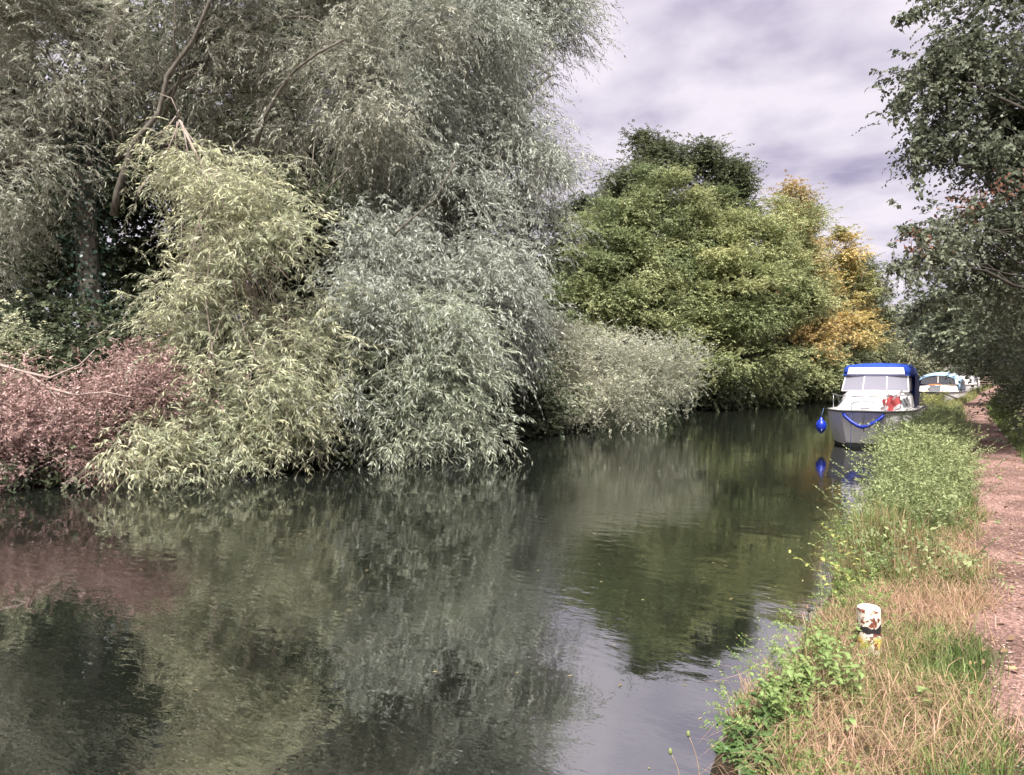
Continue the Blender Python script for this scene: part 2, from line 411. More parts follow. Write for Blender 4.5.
def foliage(lobes, sp, seed, density=1.0, gap=.0, shell=.30, clump=.93, hue0=.5, huev=.25, minz=.12, size=1.0):
    """places for sprays near each lobe's surface"""
    rng = np.random.default_rng(seed); s = SP[sp]
    out = []; branches = []
    for li, (c, r, w) in enumerate(lobes):
        area = 4 * math.pi * ((r[0] * r[1]) ** 1.6 / 3 + (r[0] * r[2]) ** 1.6 / 3 + (r[1] * r[2]) ** 1.6 / 3) ** (1 / 1.6)
        n = max(6, int(area * 5.2 * density * w * (.38 / s['sub']) ** 1.3))
        d = sph(rng, n)
        rad = 1 - np.abs(rng.normal(size=n)) * shell
        rad = np.clip(rad, .15, 1.08) * (1 + .20 * wob(d * 2.2 + li, seed + 5, 1.0))
        r = tuple(max(v - .42 * s['tl'], .55 * v) for v in r)
        rm = (r[0] * r[1] * r[2]) ** (1 / 3); rc = np.clip(.36 * rm, .25, 1.1)
        m = max(4, int(area / (rc * rc * 6.0)))
        dc = sph(rng, m); lc = dc * np.array(r) * rng.uniform(.45, 1.02, m)[:, None]
        pick = rng.integers(0, m, n); d2 = unit(d + dc[pick] * .9 + np.array((0, 0, .35)))
        l2 = lc[pick] + d2 * (rc * rng.uniform(.65, 1.35, m)[pick] * (1 - np.abs(rng.normal(size=n)) * .22))[:, None] * np.array((1, 1, .75))
        loc = d * np.array(r) * rad[:, None]
        cl = rng.random(n) < clump
        loc[cl] = l2[cl]; d = np.where(cl[:, None], d2, d)
        S = c + loc[:, :1] * RIGHT + loc[:, 1:2] * FWD + loc[:, 2:] * UP
        o = unit(d / np.array(r)); o = o[:, :1] * RIGHT + o[:, 1:2] * FWD + o[:, 2:] * UP
        keep = (wob(S, seed + 9, 1.7) > -1.0 + gap) & (S[:, 2] > minz)
        S, o = S[keep], o[keep]; n = len(S)
        if n == 0: continue
        bd = unit(o + UP * s['up'] + rng.normal(size=(n, 3)) * .35)
        shue = hue0 + huev * wob(S, seed + 3, .8) + rng.normal(size=n) * .10 + np.where(cl, rng.normal(size=m)[pick] * .14, 0)[keep]
        branches.append((c, S)); out.append((S, bd, shue))
    S = np.concatenate([k[0] for k in out]); bd = np.concatenate([k[1] for k in out]); hu = np.concatenate([k[2] for k in out]); n = len(S)
    el = np.degrees(np.arcsin(np.clip(bd[:, 2], -1, 1)))
    ei = np.argmin(np.abs(el[:, None] - np.array(ELEV)[None]), axis=1)
    rot = np.stack([rng.normal(size=n) * .12, rng.normal(size=n) * .12, np.arctan2(bd[:, 1], bd[:, 0])], axis=1)
    return S, rot, rng.uniform(.78, 1.22, n) * size, (ei * SPRIG_K + rng.integers(0, SPRIG_K, n)).astype(np.int32), np.clip(hu, 0, 1), branches

def spray_obj(name, F, base, sp, leafm, twigm, parent=None, twigs=16, leafscale=1.0):
    S, rot, scl, idx, hu, _ = F; n = len(S)
    me = bpy.data.meshes.new(name); me.vertices.add(n); me.vertices.foreach_set('co', (S - base).astype(np.float32).ravel())
    for k, typ, v, f in (('rot', 'FLOAT_VECTOR', rot, 'vector'), ('scl', 'FLOAT', scl, 'value'), ('idx', 'INT', idx, 'value'), ('ihue', 'FLOAT', hu, 'value')):
        a = me.attributes.new(k, typ, 'POINT'); a.data.foreach_set(f, np.ascontiguousarray(v, dtype=np.int32 if typ == 'INT' else np.float32).ravel())
    me.update()
    me.materials.append(leafm)
    o = link(name, me, None, parent, 'stuff')
    obs = sprig_objs(sp, leafm, twigm, twigs, leafscale)
    md = o.modifiers.new('leaf_sprays', 'NODES'); md.node_group = spray_group(obs, (sp, leafm.name, twigm.name, twigs, leafscale))
    return o

def curve(a, b, n=7, bow=(0, 0, 0), rng=None, jit=.0):
    a, b = np.asarray(a, float), np.asarray(b, float); t = np.linspace(0, 1, n)[:, None]
    p = a + (b - a) * t + np.array(bow) * (4 * t * (1 - t))
    if rng is not None and jit: p[1:-1] += rng.normal(size=(n - 2, 3)) * jit
    return p

def tree(name, label, cat, base, lobes, sp, leafm, seed, barkm, trunk=None, tr=.2, fork=.45, crown_name='crown', stickm=None, group=None, branchfrac=1.0, rad_k=1.0, twigs=16, leafscale=1.0, **kw):
    base = np.asarray(base, float)
    root = thing(name, label, cat, base, group=group)
    rng = np.random.default_rng(seed + 77)
    F = foliage(lobes, sp, seed, **kw); branches = F[5]
    spray_obj(crown_name, F, base, sp, leafm, stickm or barkm, root, twigs, leafscale)
    cen = np.mean([l[0] for l in lobes], axis=0); top = max(l[0][2] for l in lobes)
    if trunk is None:
        tp = np.array((base[0] * .6 + cen[0] * .4, base[1] * .6 + cen[1] * .4, base[2] + (top - base[2]) * fork))
        trunk = curve(base - (0, 0, .3), tp, 8, rng=rng, jit=tr * .4)
    else:
        trunk = np.asarray(trunk, float)
    tb = Tubes(); k = len(trunk)
    tb.add(trunk - base, tr * (1.25 - .7 * np.linspace(0, 1, k)) + tr * .5 * np.exp(-np.linspace(0, 1, k) * 9), 10)
    tb.build('trunk', barkm, root)
    lb = Tubes()
    for (c, S) in branches:
        i = rng.integers(int(k * .4), k - 1); p0 = trunk[i]
        r0 = tr * .34 * rad_k
        ln = np.linalg.norm(c - p0)
        pts = curve(p0, c, 8, bow=(0, 0, .10 * ln), rng=rng, jit=.035 * ln)
        lb.add(pts - base, np.linspace(r0, max(.010, r0 * .22), 8), 6)
        m = max(3, int(len(S) * .07 * branchfrac)); idx = rng.permutation(len(S))[:m]
        for j in idx:
            q = pts[rng.integers(3, 8)]; l2 = np.linalg.norm(S[j] - q)
            pp = curve(q, S[j], 5, bow=(0, 0, .12 * l2), rng=rng, jit=.04 * l2)
            lb.add(pp - base, np.linspace(max(.008, .008 * l2 * rad_k), .003, 5), 4, cap=False)
    lb.build('limb', barkm, root)
    return root

# bmesh solids for made things
def bm_obj(name, bm, material, parent=None, bevel=0, smooth=False, kind=None):
    if bevel: bmesh.ops.bevel(bm, geom=bm.edges[:], offset=bevel, segments=2, affect='EDGES', profile=.6)
    bmesh.ops.recalc_face_normals(bm, faces=bm.faces[:])
    me = bpy.data.meshes.new(name); bm.to_mesh(me); bm.free()
    if smooth: me.polygons.foreach_set('use_smooth', np.ones(len(me.polygons), dtype=bool))
    return link(name, me, material, parent, kind)
def box(name, c, s, material, parent=None, bevel=.01, rot=None):
    bm = bmesh.new(); bmesh.ops.create_cube(bm, size=1)
    bmesh.ops.scale(bm, vec=s, verts=bm.verts)
    if rot is not None: bmesh.ops.transform(bm, matrix=rot, verts=bm.verts)
    bmesh.ops.translate(bm, vec=c, verts=bm.verts)
    return bm_obj(name, bm, material, parent, bevel)
def loft(name, rings, material, parent=None, closed=True, caps=True, smooth=False, thick=0):
    bm = bmesh.new(); vs = [[bm.verts.new(tuple(map(float, p))) for p in r] for r in rings]
    for a, b in zip(vs, vs[1:]):
        n = len(a)
        for j in range(n if closed else n - 1):
            q = (j + 1) % n
            try: bm.faces.new((a[j], a[q], b[q], b[j]))
            except ValueError: pass
    if caps and closed:
        bm.faces.new(vs[0][::-1]); bm.faces.new(vs[-1])
    if thick:
        bmesh.ops.recalc_face_normals(bm, faces=bm.faces[:])
        bmesh.ops.solidify(bm, geom=bm.faces[:], thickness=thick)
    return bm_obj(name, bm, material, parent, smooth=smooth)
def sheet(name, pts, material, parent=None, thick=.006):
    """a thin flat panel through the given outline"""
    bm = bmesh.new(); f = bm.faces.new([bm.verts.new(tuple(map(float, p))) for p in pts])
    bm.normal_update(); nrm = f.normal.copy()
    r = bmesh.ops.extrude_face_region(bm, geom=[f])
    bmesh.ops.translate(bm, vec=nrm * thick, verts=[v for v in r['geom'] if isinstance(v, bmesh.types.BMVert)])
    return bm_obj(name, bm, material, parent)
def lathe(name, prof, material, parent=None, loc=(0, 0, 0), sides=20, smooth=True):
    rings = [[(loc[0] + r * math.cos(a * 2 * math.pi / sides), loc[1] + r * math.sin(a * 2 * math.pi / sides), loc[2] + z) for a in range(sides)] for r, z in prof]
    return loft(name, rings, material, parent, smooth=smooth)

# ================================================================== THE SETTING
def interp(y, tab):
    return np.interp(y, [t[0] for t in tab], [t[1] for t in tab])
EDGE_R = [(-60, -.85), (9, -.85), (16, -.98), (20, -.98), (29, -.95), (38, -.6), (48, .1), (70, .95), (120, 4.2), (320, 30)]
EDGE_L = [(-60, -15.5), (5, -15.0), (9, -14.5), (14, -13.4), (20, -13.2), (40, -12.8), (52, -12.0), (66, -9.9), (90, -7.5), (120, -5), (320, 20)]
PATH_L = [(-60, .1), (5, .12), (10, .14), (14, .14), (30, .15), (42, .1), (50, .75), (70, 1.6), (120, 5.3), (320, 31)]
PATH_R = [(-60, 1.15), (14, 1.1), (30, 1.08), (42, 1.25), (50, 1.9), (70, 2.7), (120, 6.4), (320, 32)]

soil = noise_mat('bank_soil', [(.045, .034, .022), (.10, .075, .045), (.17, .13, .075)], scale=5, bump=.6, dist=.03)
# one ground sheet with the canal cut into it
ys = np.unique(np.concatenate([np.linspace(-60, 0, 20), np.linspace(0, 30, 151), np.linspace(30, 120, 120), np.linspace(120, 420, 30)]))
rngG = np.random.default_rng(4)
def edge_wob(y, s): return .10 * np.sin(y * 1.7 + s) + .07 * np.sin(y * 4.1 + 2 * s) + .05 * np.sin(y * 9.3 + 3 * s)
offs_l = [(-420, 6), (-120, 2.6), (-40, 1.5), (-16, 1.1), (-6, .75), (-3, .6), (-1.2, .42), (-.25, .30), (0, .02), (.25, -.5), (1.2, -1.1)]
offs_r = [(-1.4, -1.1), (-.16, -.6), (-.06, .02), (.02, .22), (.09, .37), (.20, .44), (.6, .47), (.9, .49), (1.25, .50), (1.8, .50), (2.35, .51), (2.8, .54), (3.6, .60), (5, .72), (9, .9), (30, 1.2), (120, 2.0), (420, 6)]
V = []
for y in ys:
    el = interp(y, EDGE_L) + edge_wob(y, 1.0) * 1.6; er = interp(y, EDGE_R) + edge_wob(y, 4.0)
    for o, z in offs_l: V.append((el + o, y, z + (.05 * math.sin(y * 2.3 + o * 3) if -8 < o < -.2 else 0)))
    for o, z in offs_r: V.append((er + o, y, z + (.02 * math.sin(y * 3.1 + o * 5) if .1 < o < 1.2 else 0)))
nc = len(offs_l) + len(offs_r); V = np.array(V); F = []
for i in range(len(ys) - 1):
    a = np.arange(nc - 1) + i * nc
    F.append(np.stack([a, a + 1, a + nc + 1, a + nc], axis=1))
F = np.concatenate(F)
o = link('ground', np_mesh('ground', V, F.ravel(), np.arange(len(F)) * 4, smooth=True), soil); o['kind'] = 'structure'
o['label'] = 'brown earth banks on both sides of the canal'
def ground_z(x, y):
    er = interp(y, EDGE_R) + edge_wob(y, 4.0)
    return np.interp(x - er, [k[0] for k in offs_r], [k[1] for k in offs_r])
# the towpath, a trodden strip lying on the bank
py_ = np.unique(np.concatenate([np.linspace(-30, 1, 25), np.linspace(1, 16, 230), np.linspace(16, 45, 200), np.linspace(45, 140, 110)]))
cols = np.linspace(0, 1, 29)
V = []
for y in py_:
    l = interp(y, PATH_L) + .05 * math.sin(y * 2.1) + .05 * math.sin(y * 5.3 + 1) + .03 * math.sin(y * 13)
    r = interp(y, PATH_R) + .06 * math.sin(y * 1.7 + 2) + .05 * math.sin(y * 4.7)
    x = l + (r - l) * cols
    z = ground_z(x, y) + .030 - .10 * np.abs(cols - .5) ** 2 * .9 + .010 * wob(np.stack([x, np.full_like(x, y), 0 * x], axis=1), 91, 3.0) + .004 * wob(np.stack([x, np.full_like(x, y), 0 * x], axis=1), 92, 14.0) - .014 * np.exp(-((cols - .45) / .18) ** 2)
    z[0] -= .03; z[-1] -= .03
    V.append(np.stack([x, np.full_like(x, y), z], axis=1))
V = np.concatenate(V); nc = len(cols); F = []
for i in range(len(py_) - 1):
    a = np.arange(nc - 1) + i * nc
    F.append(np.stack([a, a + 1, a + nc + 1, a + nc], axis=1))
F = np.concatenate(F)
o = link('towpath', np_mesh('towpath', V, F.ravel(), np.arange(len(F)) * 4, smooth=True), path_mat()); o['kind'] = 'structure'
o['label'] = 'pinkish brown trodden towpath beside the canal'
# water
V = np.array([(interp(y, EDGE_L) - 1.5, y, 0.0) for y in ys] + [(interp(y, EDGE_R) + .6, y, 0.0) for y in ys]); k = len(ys)
F = np.array([(i, i + k, i + k + 1, i + 1) for i in range(k - 1)])
o = link('water', np_mesh('water', V, F.ravel(), np.arange(len(F)) * 4), water_mat()); o['kind'] = 'structure'
o['label'] = 'calm dark green canal water with reflections'

# ================================================================== TREES AND BUSHES
bark = noise_mat('grey_bark', [(.07, .06, .05), (.16, .14, .115), (.26, .235, .20)], scale=9, stretch=(1, 1, .25), bump=.8, dist=.03)
bark_dark = noise_mat('dark_bark', [(.035, .03, .026), (.08, .07, .058)], scale=9, stretch=(1, 1, .25), bump=.8, dist=.03)
bark_pale = noise_mat('pale_bare_wood', [(.26, .20, .17), (.46, .38, .33)], scale=11, stretch=(1, 1, .3), bump=.4, dist=.01)
twig_m = noise_mat('olive_twig', [(.12, .10, .06), (.24, .20, .13)], scale=6, bump=0)
lm_grey = leaf_mat('grey_willow_leaf', (.29, .30, .225), (.55, .54, .42), back=(.60, .61, .54))
lm_silver = leaf_mat('silver_willow_leaf', (.275, .295, .235), (.52, .545, .465), back=(.60, .63, .575))
lm_pale = leaf_mat('pale_willow_leaf', (.28, .325, .205), (.735, .715, .445), back=(.62, .635, .485))
lm_bush = leaf_mat('bush_willow_leaf', (.265, .31, .215), (.58, .60, .45), back=(.58, .62, .52))
lm_sallow = leaf_mat('sallow_leaf', (.35, .37, .26), (.70, .69, .52), back=(.68, .69, .60))
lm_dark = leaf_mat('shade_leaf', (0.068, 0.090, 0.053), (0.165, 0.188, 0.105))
lm_ivy = leaf_mat('ivy_leaf', (0.018, 0.040, 0.028), (0.050, 0.085, 0.055), trans=.12, rough=.35)
lm_green = leaf_mat('hornbeam_leaf', (.185, .235, .11), (.47, .49, .25))
lm_green2 = leaf_mat('light_green_leaf', (.25, .30, .135), (.62, .61, .31))
lm_dgreen = leaf_mat('dark_green_leaf', (.095, .115, .062), (.23, .245, .13))
lm_yel = leaf_mat('yellowing_leaf', (.25, .275, .125), (.62, .44, .20))
lm_gold = leaf_mat('golden_leaf', (.34, .36, .17), (.70, .53, .22))
lm_red = leaf_mat('dead_pink_leaf', (.24, .14, .12), (.68, .47, .44), trans=.15)
lm_chest = leaf_mat('overhanging_leaf', (.105, .125, .082), (.26, .28, .19), trans=.35)
lm_rust = leaf_mat('rusty_leaf', (0.160, 0.070, 0.050), (0.260, 0.130, 0.080))
lm_hedge = leaf_mat('hedge_leaf', (.11, .135, .085), (.34, .37, .24), rough=.38)
lm_fresh = leaf_mat('fresh_green_leaf', (0.156, 0.264, 0.060), (0.360, 0.456, 0.156))
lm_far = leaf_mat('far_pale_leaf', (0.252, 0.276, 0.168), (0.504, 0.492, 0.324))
lm_weed = leaf_mat('verge_weed_leaf', (.20, .255, .115), (.41, .45, .225), rough=.65, spec=.2)
lm_ystem = leaf_mat('yellow_green_leaf', (0.300, 0.340, 0.090), (0.550, 0.520, 0.170))

LP = lobe_px
def gl(px, Z, off=0):     # ground point on the far bank under that pixel column
    p = at(px, 400, Z); p[2] = .4; return p

# --- left willows
tA = [at(96, 405, 18.4), at(94, 330, 18.4), at(88, 250, 18.3), at(88, 170, 18.3), at(92, 120, 18.4), at(110, 60, 18.4), at(130, -20, 18.5)]
tA[0][2] = .3
t = tree('willow_tree', 'big grey willow at left edge with its trunk wrapped in dark ivy', 'tree', tA[0],
     [LP(30, -70, 18, 110, 95), LP(165, -50, 18, 100, 90), LP(290, 5, 18.3, 95, 85), LP(50, 60, 17.6, 95, 75), LP(180, 65, 19, 95, 65, .7),
      LP(335, 100, 18.6, 70, 75), LP(255, 150, 19.3, 70, 55, .6), LP(10, 180, 17.5, 60, 70, .8), LP(-110, 70, 17.5, 90, 150), LP(-70, 250, 17.5, 80, 80, .7), LP(390, 30, 19.5, 60, 70)],
     'willow', lm_grey, 11, bark, trunk=tA, tr=.24, stickm=twig_m, density=.52, leafscale=1.3, gap=.60)
# ivy on that trunk
rng = np.random.default_rng(3); n = 5200
tt = rng.random(n) ** .9; tp = np.array(tA); yi = tt * 4.3
P = np.stack([np.interp(yi, range(7), tp[:, k]) for k in range(3)], axis=1)
d = sph(rng, n); d[:, 2] *= .4; rr = (.22 + .38 * np.abs(rng.normal(size=n)) * (1 - .35 * tt))[:, None]
Lv = Leaves(); Lv.add(P + d * rr - tA[0], d * .5 + rng.normal(size=(n, 3)) * .4 - UP * .5, d + rng.normal(size=(n, 3)) * .4 + UP * .5, rng.uniform(.06, .12, n), rng.uniform(.06, .11, n), rng.random(n), rng.random(n))
Lv.build('ivy', lm_ivy, t)
# bare limbs of that willow that show in front of the leaves
tb = Tubes()
for pl, r0, r1 in (([(97, 207), (101, 185), (112, 165), (128, 140), (150, 110), (165, 75), (190, 40), (214, 5), (240, -30)], .085, .035),
                   ([(242, 136), (255, 112), (272, 86), (292, 66), (318, 52), (345, 44)], .06, .02), ([(300, 212), (308, 178), (318, 140)], .025, .010), ([(306, 205), (328, 182), (356, 165)], .03, .010), ([(380, 240), (410, 215), (435, 195), (455, 165)], .03, .012), ([(118, 60), (95, 80), (60, 88), (40, 78)], .04, .015),
                   ([(105, 152), (98, 122), (80, 100), (40, 78), (10, 60)], .035, .012), ([(150, 110), (175, 70), (172, 35), (178, 0)], .035, .012)):
    P = np.array([at(x, y, 16.9) for x, y in pl]); k = len(P); P += np.random.default_rng(k).normal(size=P.shape) * .03
    P[:, :] += FWD * np.linspace(.8, 0, k)[:, None]
    tb.add(P - tA[0], np.linspace(r0, r1, k), 7)
tb.build('bare_limb', bark, t)

tree('willow_tree', 'tallest silvery willow, its crown edge standing against the sky', 'tree', gl(430, 24),
     [LP(430, -90, 23, 85, 100), LP(502, -70, 24.5, 70, 105), LP(545, 10, 25, 30, 60), LP(455, 40, 22.5, 85, 70), LP(525, 60, 25, 50, 48),
      LP(540, 178, 25, 36, 40), LP(500, 160, 23, 70, 48), LP(395, 120, 21, 60, 60), LP(430, 200, 21.5, 75, 45), LP(525, 225, 24, 45, 35, .8), LP(558, 45, 25, 20, 46)],
     'weeping', lm_silver, 23, bark, tr=.32, stickm=twig_m, density=.48, leafscale=1.3, gap=.55)
tree('willow_tree', 'leaning silvery willow with boughs arching low over the water in mid picture', 'tree', gl(400, 20.5),
     [LP(430, 265, 19.6, 70, 38), LP(500, 270, 20.8, 62, 38), LP(530, 285, 22, 28, 36), LP(395, 285, 18.8, 45, 35), LP(470, 300, 20, 60, 35), LP(505, 330, 21.5, 36, 36), LP(360, 250, 18.5, 40, 40), LP(350, 315, 16.6, 22, 26), LP(372, 300, 17.0, 24, 24), LP(395, 325, 16.8, 20, 18), LP(345, 390, 16.4, 14, 26), LP(455, 330, 17.6, 26, 16)],
     'weeping', lm_silver, 31, bark, tr=.17, stickm=twig_m, leafscale=1.35, density=.58, gap=.45)
# pale broken bough hanging to the water
tC = [at(300, 455, 16.2), at(285, 400, 16.0), at(262, 330, 15.8), at(235, 250, 15.6), at(205, 170, 15.5), at(182, 122, 15.4)]
tC[0][2] = .25
t = tree('willow_bough', 'pale yellow green willow bough cascading to the water, bare twigs at its tip', 'tree', tC[0],
     [LP(x_, y_, 15.6 - .6 * math.sin(x_ * 1.3 + y_ * .7) - .9 * (y_ - 150) / 300 + max(0, x_ - 250) * .008, r_, r_ * .85) for x_, y_, r_ in [(a_ + (16 if a_ < 200 else 0) - (14 if a_ > 300 else 0), b_, c_) for a_, b_, c_ in
      ((150, 168, 17), (183, 168, 20), (213, 168, 20), (152, 202, 18), (188, 200, 24), (232, 190, 25), (262, 202, 22), (212, 232, 26), (250, 240, 27), (292, 235, 24), (165, 262, 18), (168, 298, 24), (204, 290, 25),
       (247, 284, 27), (290, 280, 26), (322, 305, 24), (180, 335, 25), (272, 328, 28), (305, 348, 26), (332, 366, 22), (192, 372, 24), (262, 376, 25), (208, 404, 22), (302, 404, 26), (258, 432, 24), (328, 410, 20), (182, 436, 22), (285, 448, 22))]],
     'willow', lm_pale, 41, bark_pale, trunk=tC, tr=.045, rad_k=.8, stickm=bark_pale, density=.78, leafscale=1.38, gap=.45, hue0=.60, huev=.38)
tb = Tubes()
for pl in ([(182, 122), (172, 104), (160, 96)], [(182, 122), (180, 140), (178, 165)], [(180, 118), (165, 128), (152, 140)], [(182, 120), (196, 142), (208, 158)], [(181, 125), (170, 150), (163, 165)], [(183, 122), (190, 150), (196, 170)], [(150, 175), (140, 195), (137, 215)]):
    tb.add(np.array([at(x, y, 15.1) for x, y in pl]) - tC[0] + np.random.default_rng(len(pl) + pl[-1][0]).normal(size=(len(pl), 3)) * .03, np.linspace(.014, .006, len(pl)), 5)
tb.build('bare_twig', bark_pale, t)
tree('willow_bush', 'low pale willow tuft trailing into the water beside the dead pink branch', 'bush', gl(160, 14.8),
     [LP(160, 450, 13.9, 40, 24), LP(140, 470, 13.7, 28, 12), LP(195, 462, 14.2, 34, 14), LP(238, 465, 14.9, 30, 9)], 'willow', lm_pale, 43, bark_pale, tr=.05, density=.8, leafscale=1.3, hue0=.52, huev=.35)
# dead branch with pink-brown leaves
t = tree('dead_branch', 'fallen branch with dead pinkish brown leaves lying at the left bank', 'branch', gl(20, 15.2),
     [LP(60, 415, 14.2, 60, 42), LP(125, 385, 14.5, 38, 30), LP(15, 435, 13.8, 45, 36), LP(100, 445, 14.1, 46, 28), LP(165, 402, 14.7, 28, 18, .8), LP(-40, 425, 13.8, 50, 42), LP(45, 465, 13.5, 50, 20), LP(-10, 468, 13.3, 50, 20), LP(30, 445, 13.3, 40, 25), LP(85, 462, 13.7, 34, 16), LP(150, 385, 14.3, 30, 24)],
     'dead', lm_red, 47, bark_pale, tr=.05, density=.95, gap=.45, huev=.45)
tb = Tubes(); b0 = gl(20, 15.2)
for pl in ([(-30, 360), (0, 365), (25, 372), (48, 388), (62, 405), (80, 425), (95, 440)], [(48, 388), (75, 395), (105, 392), (135, 398)], [(25, 372), (50, 378), (80, 365), (95, 350)], [(62, 405), (50, 430), (40, 455)]):
    tb.add(np.array([at(x, y, 13.6) for x, y in pl]) - b0, np.linspace(.030, .008, len(pl)), 6)
tb.build('bare_limb', bark_pale, t)
tree('willow_bush', 'yellowish bush cut by the left edge above the dead branch', 'bush', gl(-10, 16.2),
     [LP(-5, 350, 15.8, 34, 30), LP(-50, 360, 15.8, 40, 40), LP(5, 385, 15.2, 22, 16)], 'sallow', lm_pale, 53, bark, tr=.06, density=.8, hue0=.35)
tree('willow_bush', 'rounded green grey willow bush drooping to the water left of the sallow', 'bush', gl(420, 18.6),
     [LP(398, 375, 17.2, 38, 50), LP(445, 385, 17.4, 42, 54), LP(415, 330, 17.7, 48, 34), LP(470, 360, 18.2, 30, 42), LP(385, 425, 16.9, 22, 26), LP(412, 432, 17, 38, 26), LP(460, 425, 17.5, 30, 28)],
     'willow', lm_bush, 59, bark, tr=.10, stickm=twig_m, leafscale=1.45, density=.60, gap=.35)
tree('sallow_bush', 'wide pale silvery sallow bush leaning out over the canal in mid picture', 'bush', gl(590, 28.6),
     [LP(600, 372, 27, 60, 36), LP(658, 372, 27.8, 42, 34), LP(560, 362, 26.2, 46, 34), LP(535, 395, 25.3, 34, 26), LP(682, 378, 28.4, 18, 22), LP(620, 402, 26.8, 55, 18), LP(575, 400, 26, 40, 22)],
     'sallow', lm_sallow, 61, bark, tr=.10, stickm=twig_m, density=.75)

# --- dark thicket behind the willows
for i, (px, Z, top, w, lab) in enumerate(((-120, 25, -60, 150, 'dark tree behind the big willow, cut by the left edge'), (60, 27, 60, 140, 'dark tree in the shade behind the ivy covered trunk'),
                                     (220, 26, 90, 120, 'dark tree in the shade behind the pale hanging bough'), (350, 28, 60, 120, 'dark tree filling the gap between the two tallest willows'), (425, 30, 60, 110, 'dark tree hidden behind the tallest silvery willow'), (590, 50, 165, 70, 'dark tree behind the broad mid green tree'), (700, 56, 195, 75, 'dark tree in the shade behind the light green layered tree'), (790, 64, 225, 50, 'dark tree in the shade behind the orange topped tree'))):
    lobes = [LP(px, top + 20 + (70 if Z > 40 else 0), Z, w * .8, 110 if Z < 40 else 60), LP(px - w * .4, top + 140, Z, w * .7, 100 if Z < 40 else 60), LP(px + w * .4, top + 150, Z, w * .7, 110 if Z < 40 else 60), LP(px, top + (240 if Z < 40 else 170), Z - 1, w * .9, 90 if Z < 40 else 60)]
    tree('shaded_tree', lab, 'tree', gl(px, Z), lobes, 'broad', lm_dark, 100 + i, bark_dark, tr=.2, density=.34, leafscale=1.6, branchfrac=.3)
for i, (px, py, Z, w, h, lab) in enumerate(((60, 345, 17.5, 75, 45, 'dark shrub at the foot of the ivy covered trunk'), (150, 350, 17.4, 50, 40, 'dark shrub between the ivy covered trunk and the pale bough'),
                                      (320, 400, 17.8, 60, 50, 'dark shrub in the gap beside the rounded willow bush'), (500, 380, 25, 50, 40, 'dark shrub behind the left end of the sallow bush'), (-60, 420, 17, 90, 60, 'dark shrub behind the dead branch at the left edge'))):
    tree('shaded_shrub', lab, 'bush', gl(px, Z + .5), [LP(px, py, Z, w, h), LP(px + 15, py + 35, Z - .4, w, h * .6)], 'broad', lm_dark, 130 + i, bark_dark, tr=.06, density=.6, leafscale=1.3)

# --- green trees further along the far bank
tree('hornbeam_tree', 'dark green tree rising highest behind the other green trees', 'tree', gl(665, 48),
     [LP(655, 178, 47, 45, 38), LP(690, 190, 47, 50, 36), LP(735, 215, 48, 32, 34), LP(620, 205, 46.5, 34, 36), LP(680, 250, 47, 70, 40, .5), LP(718, 182, 47, 32, 26), LP(640, 190, 46, 36, 30)], 'broad', lm_dgreen, 201, bark_dark, tr=.3, density=.62, leafscale=1.25, branchfrac=.4, hue0=.45)
tree('hornbeam_tree', 'broad mid green tree just right of the tallest willow', 'tree', gl(625, 41),
     [LP(655, 205, 42, 52, 36), LP(610, 235, 41, 45, 42), LP(600, 290, 39, 50, 42), LP(575, 325, 38, 40, 36), LP(650, 260, 40.5, 55, 50), LP(640, 320, 39, 50, 42), LP(570, 280, 39, 34, 30), LP(715, 218, 43, 38, 28)],
     'layer', lm_green, 211, bark_dark, tr=.3, density=.66, leafscale=1.15, gap=.5, branchfrac=.4, hue0=.42, huev=.3)
tree('hornbeam_tree', 'light green layered tree overhanging the water right of the sallow bush', 'tree', gl(715, 43),
     [LP(705, 255, 42, 45, 36), LP(745, 240, 43, 42, 36), LP(680, 300, 40.5, 40, 40), LP(735, 300, 41, 48, 46), LP(775, 290, 43.5, 40, 55), LP(715, 350, 40, 45, 36), LP(760, 355, 42, 45, 36), LP(790, 235, 45, 28, 42)],
     'layer', lm_green2, 221, bark_dark, tr=.28, density=.66, leafscale=1.15, gap=.5, branchfrac=.4, hue0=.4, huev=.3)
tree('autumn_tree', 'tall narrow tree with an orange brown top above the light green tree', 'tree', gl(798, 53),
     [LP(792, 205, 52, 13, 22), LP(785, 235, 52, 20, 28), LP(808, 235, 52.5, 16, 28), LP(800, 280, 51, 28, 42), LP(815, 330, 50, 25, 40, .7)], 'broad', lm_yel, 231, bark, tr=.2, density=.65, leafscale=1.25, branchfrac=.5, hue0=.6, huev=.3)
tree('autumn_tree', 'golden yellow tree nearest the blue topped boat on the far bank', 'tree', gl(845, 58),
     [LP(840, 255, 57, 13, 24), LP(828, 285, 56.5, 18, 26), LP(853, 295, 57, 18, 32), LP(842, 335, 55, 26, 22), LP(866, 338, 57, 14, 20), LP(818, 330, 55, 18, 26)], 'layer', lm_gold, 241, bark, tr=.2, density=.55, leafscale=1.6, branchfrac=.6, gap=.4, hue0=.5, huev=.5)
tree('hornbeam_tree', 'dark green tree just behind the golden yellow tree', 'tree', gl(862, 66),
     [LP(862, 285, 65, 16, 30), LP(872, 320, 66, 14, 34), LP(845, 300, 65, 20, 36), LP(855, 350, 65, 30, 30)], 'broad', lm_dgreen, 251, bark_dark, tr=.2, density=.6, leafscale=1.4, branchfrac=.3)
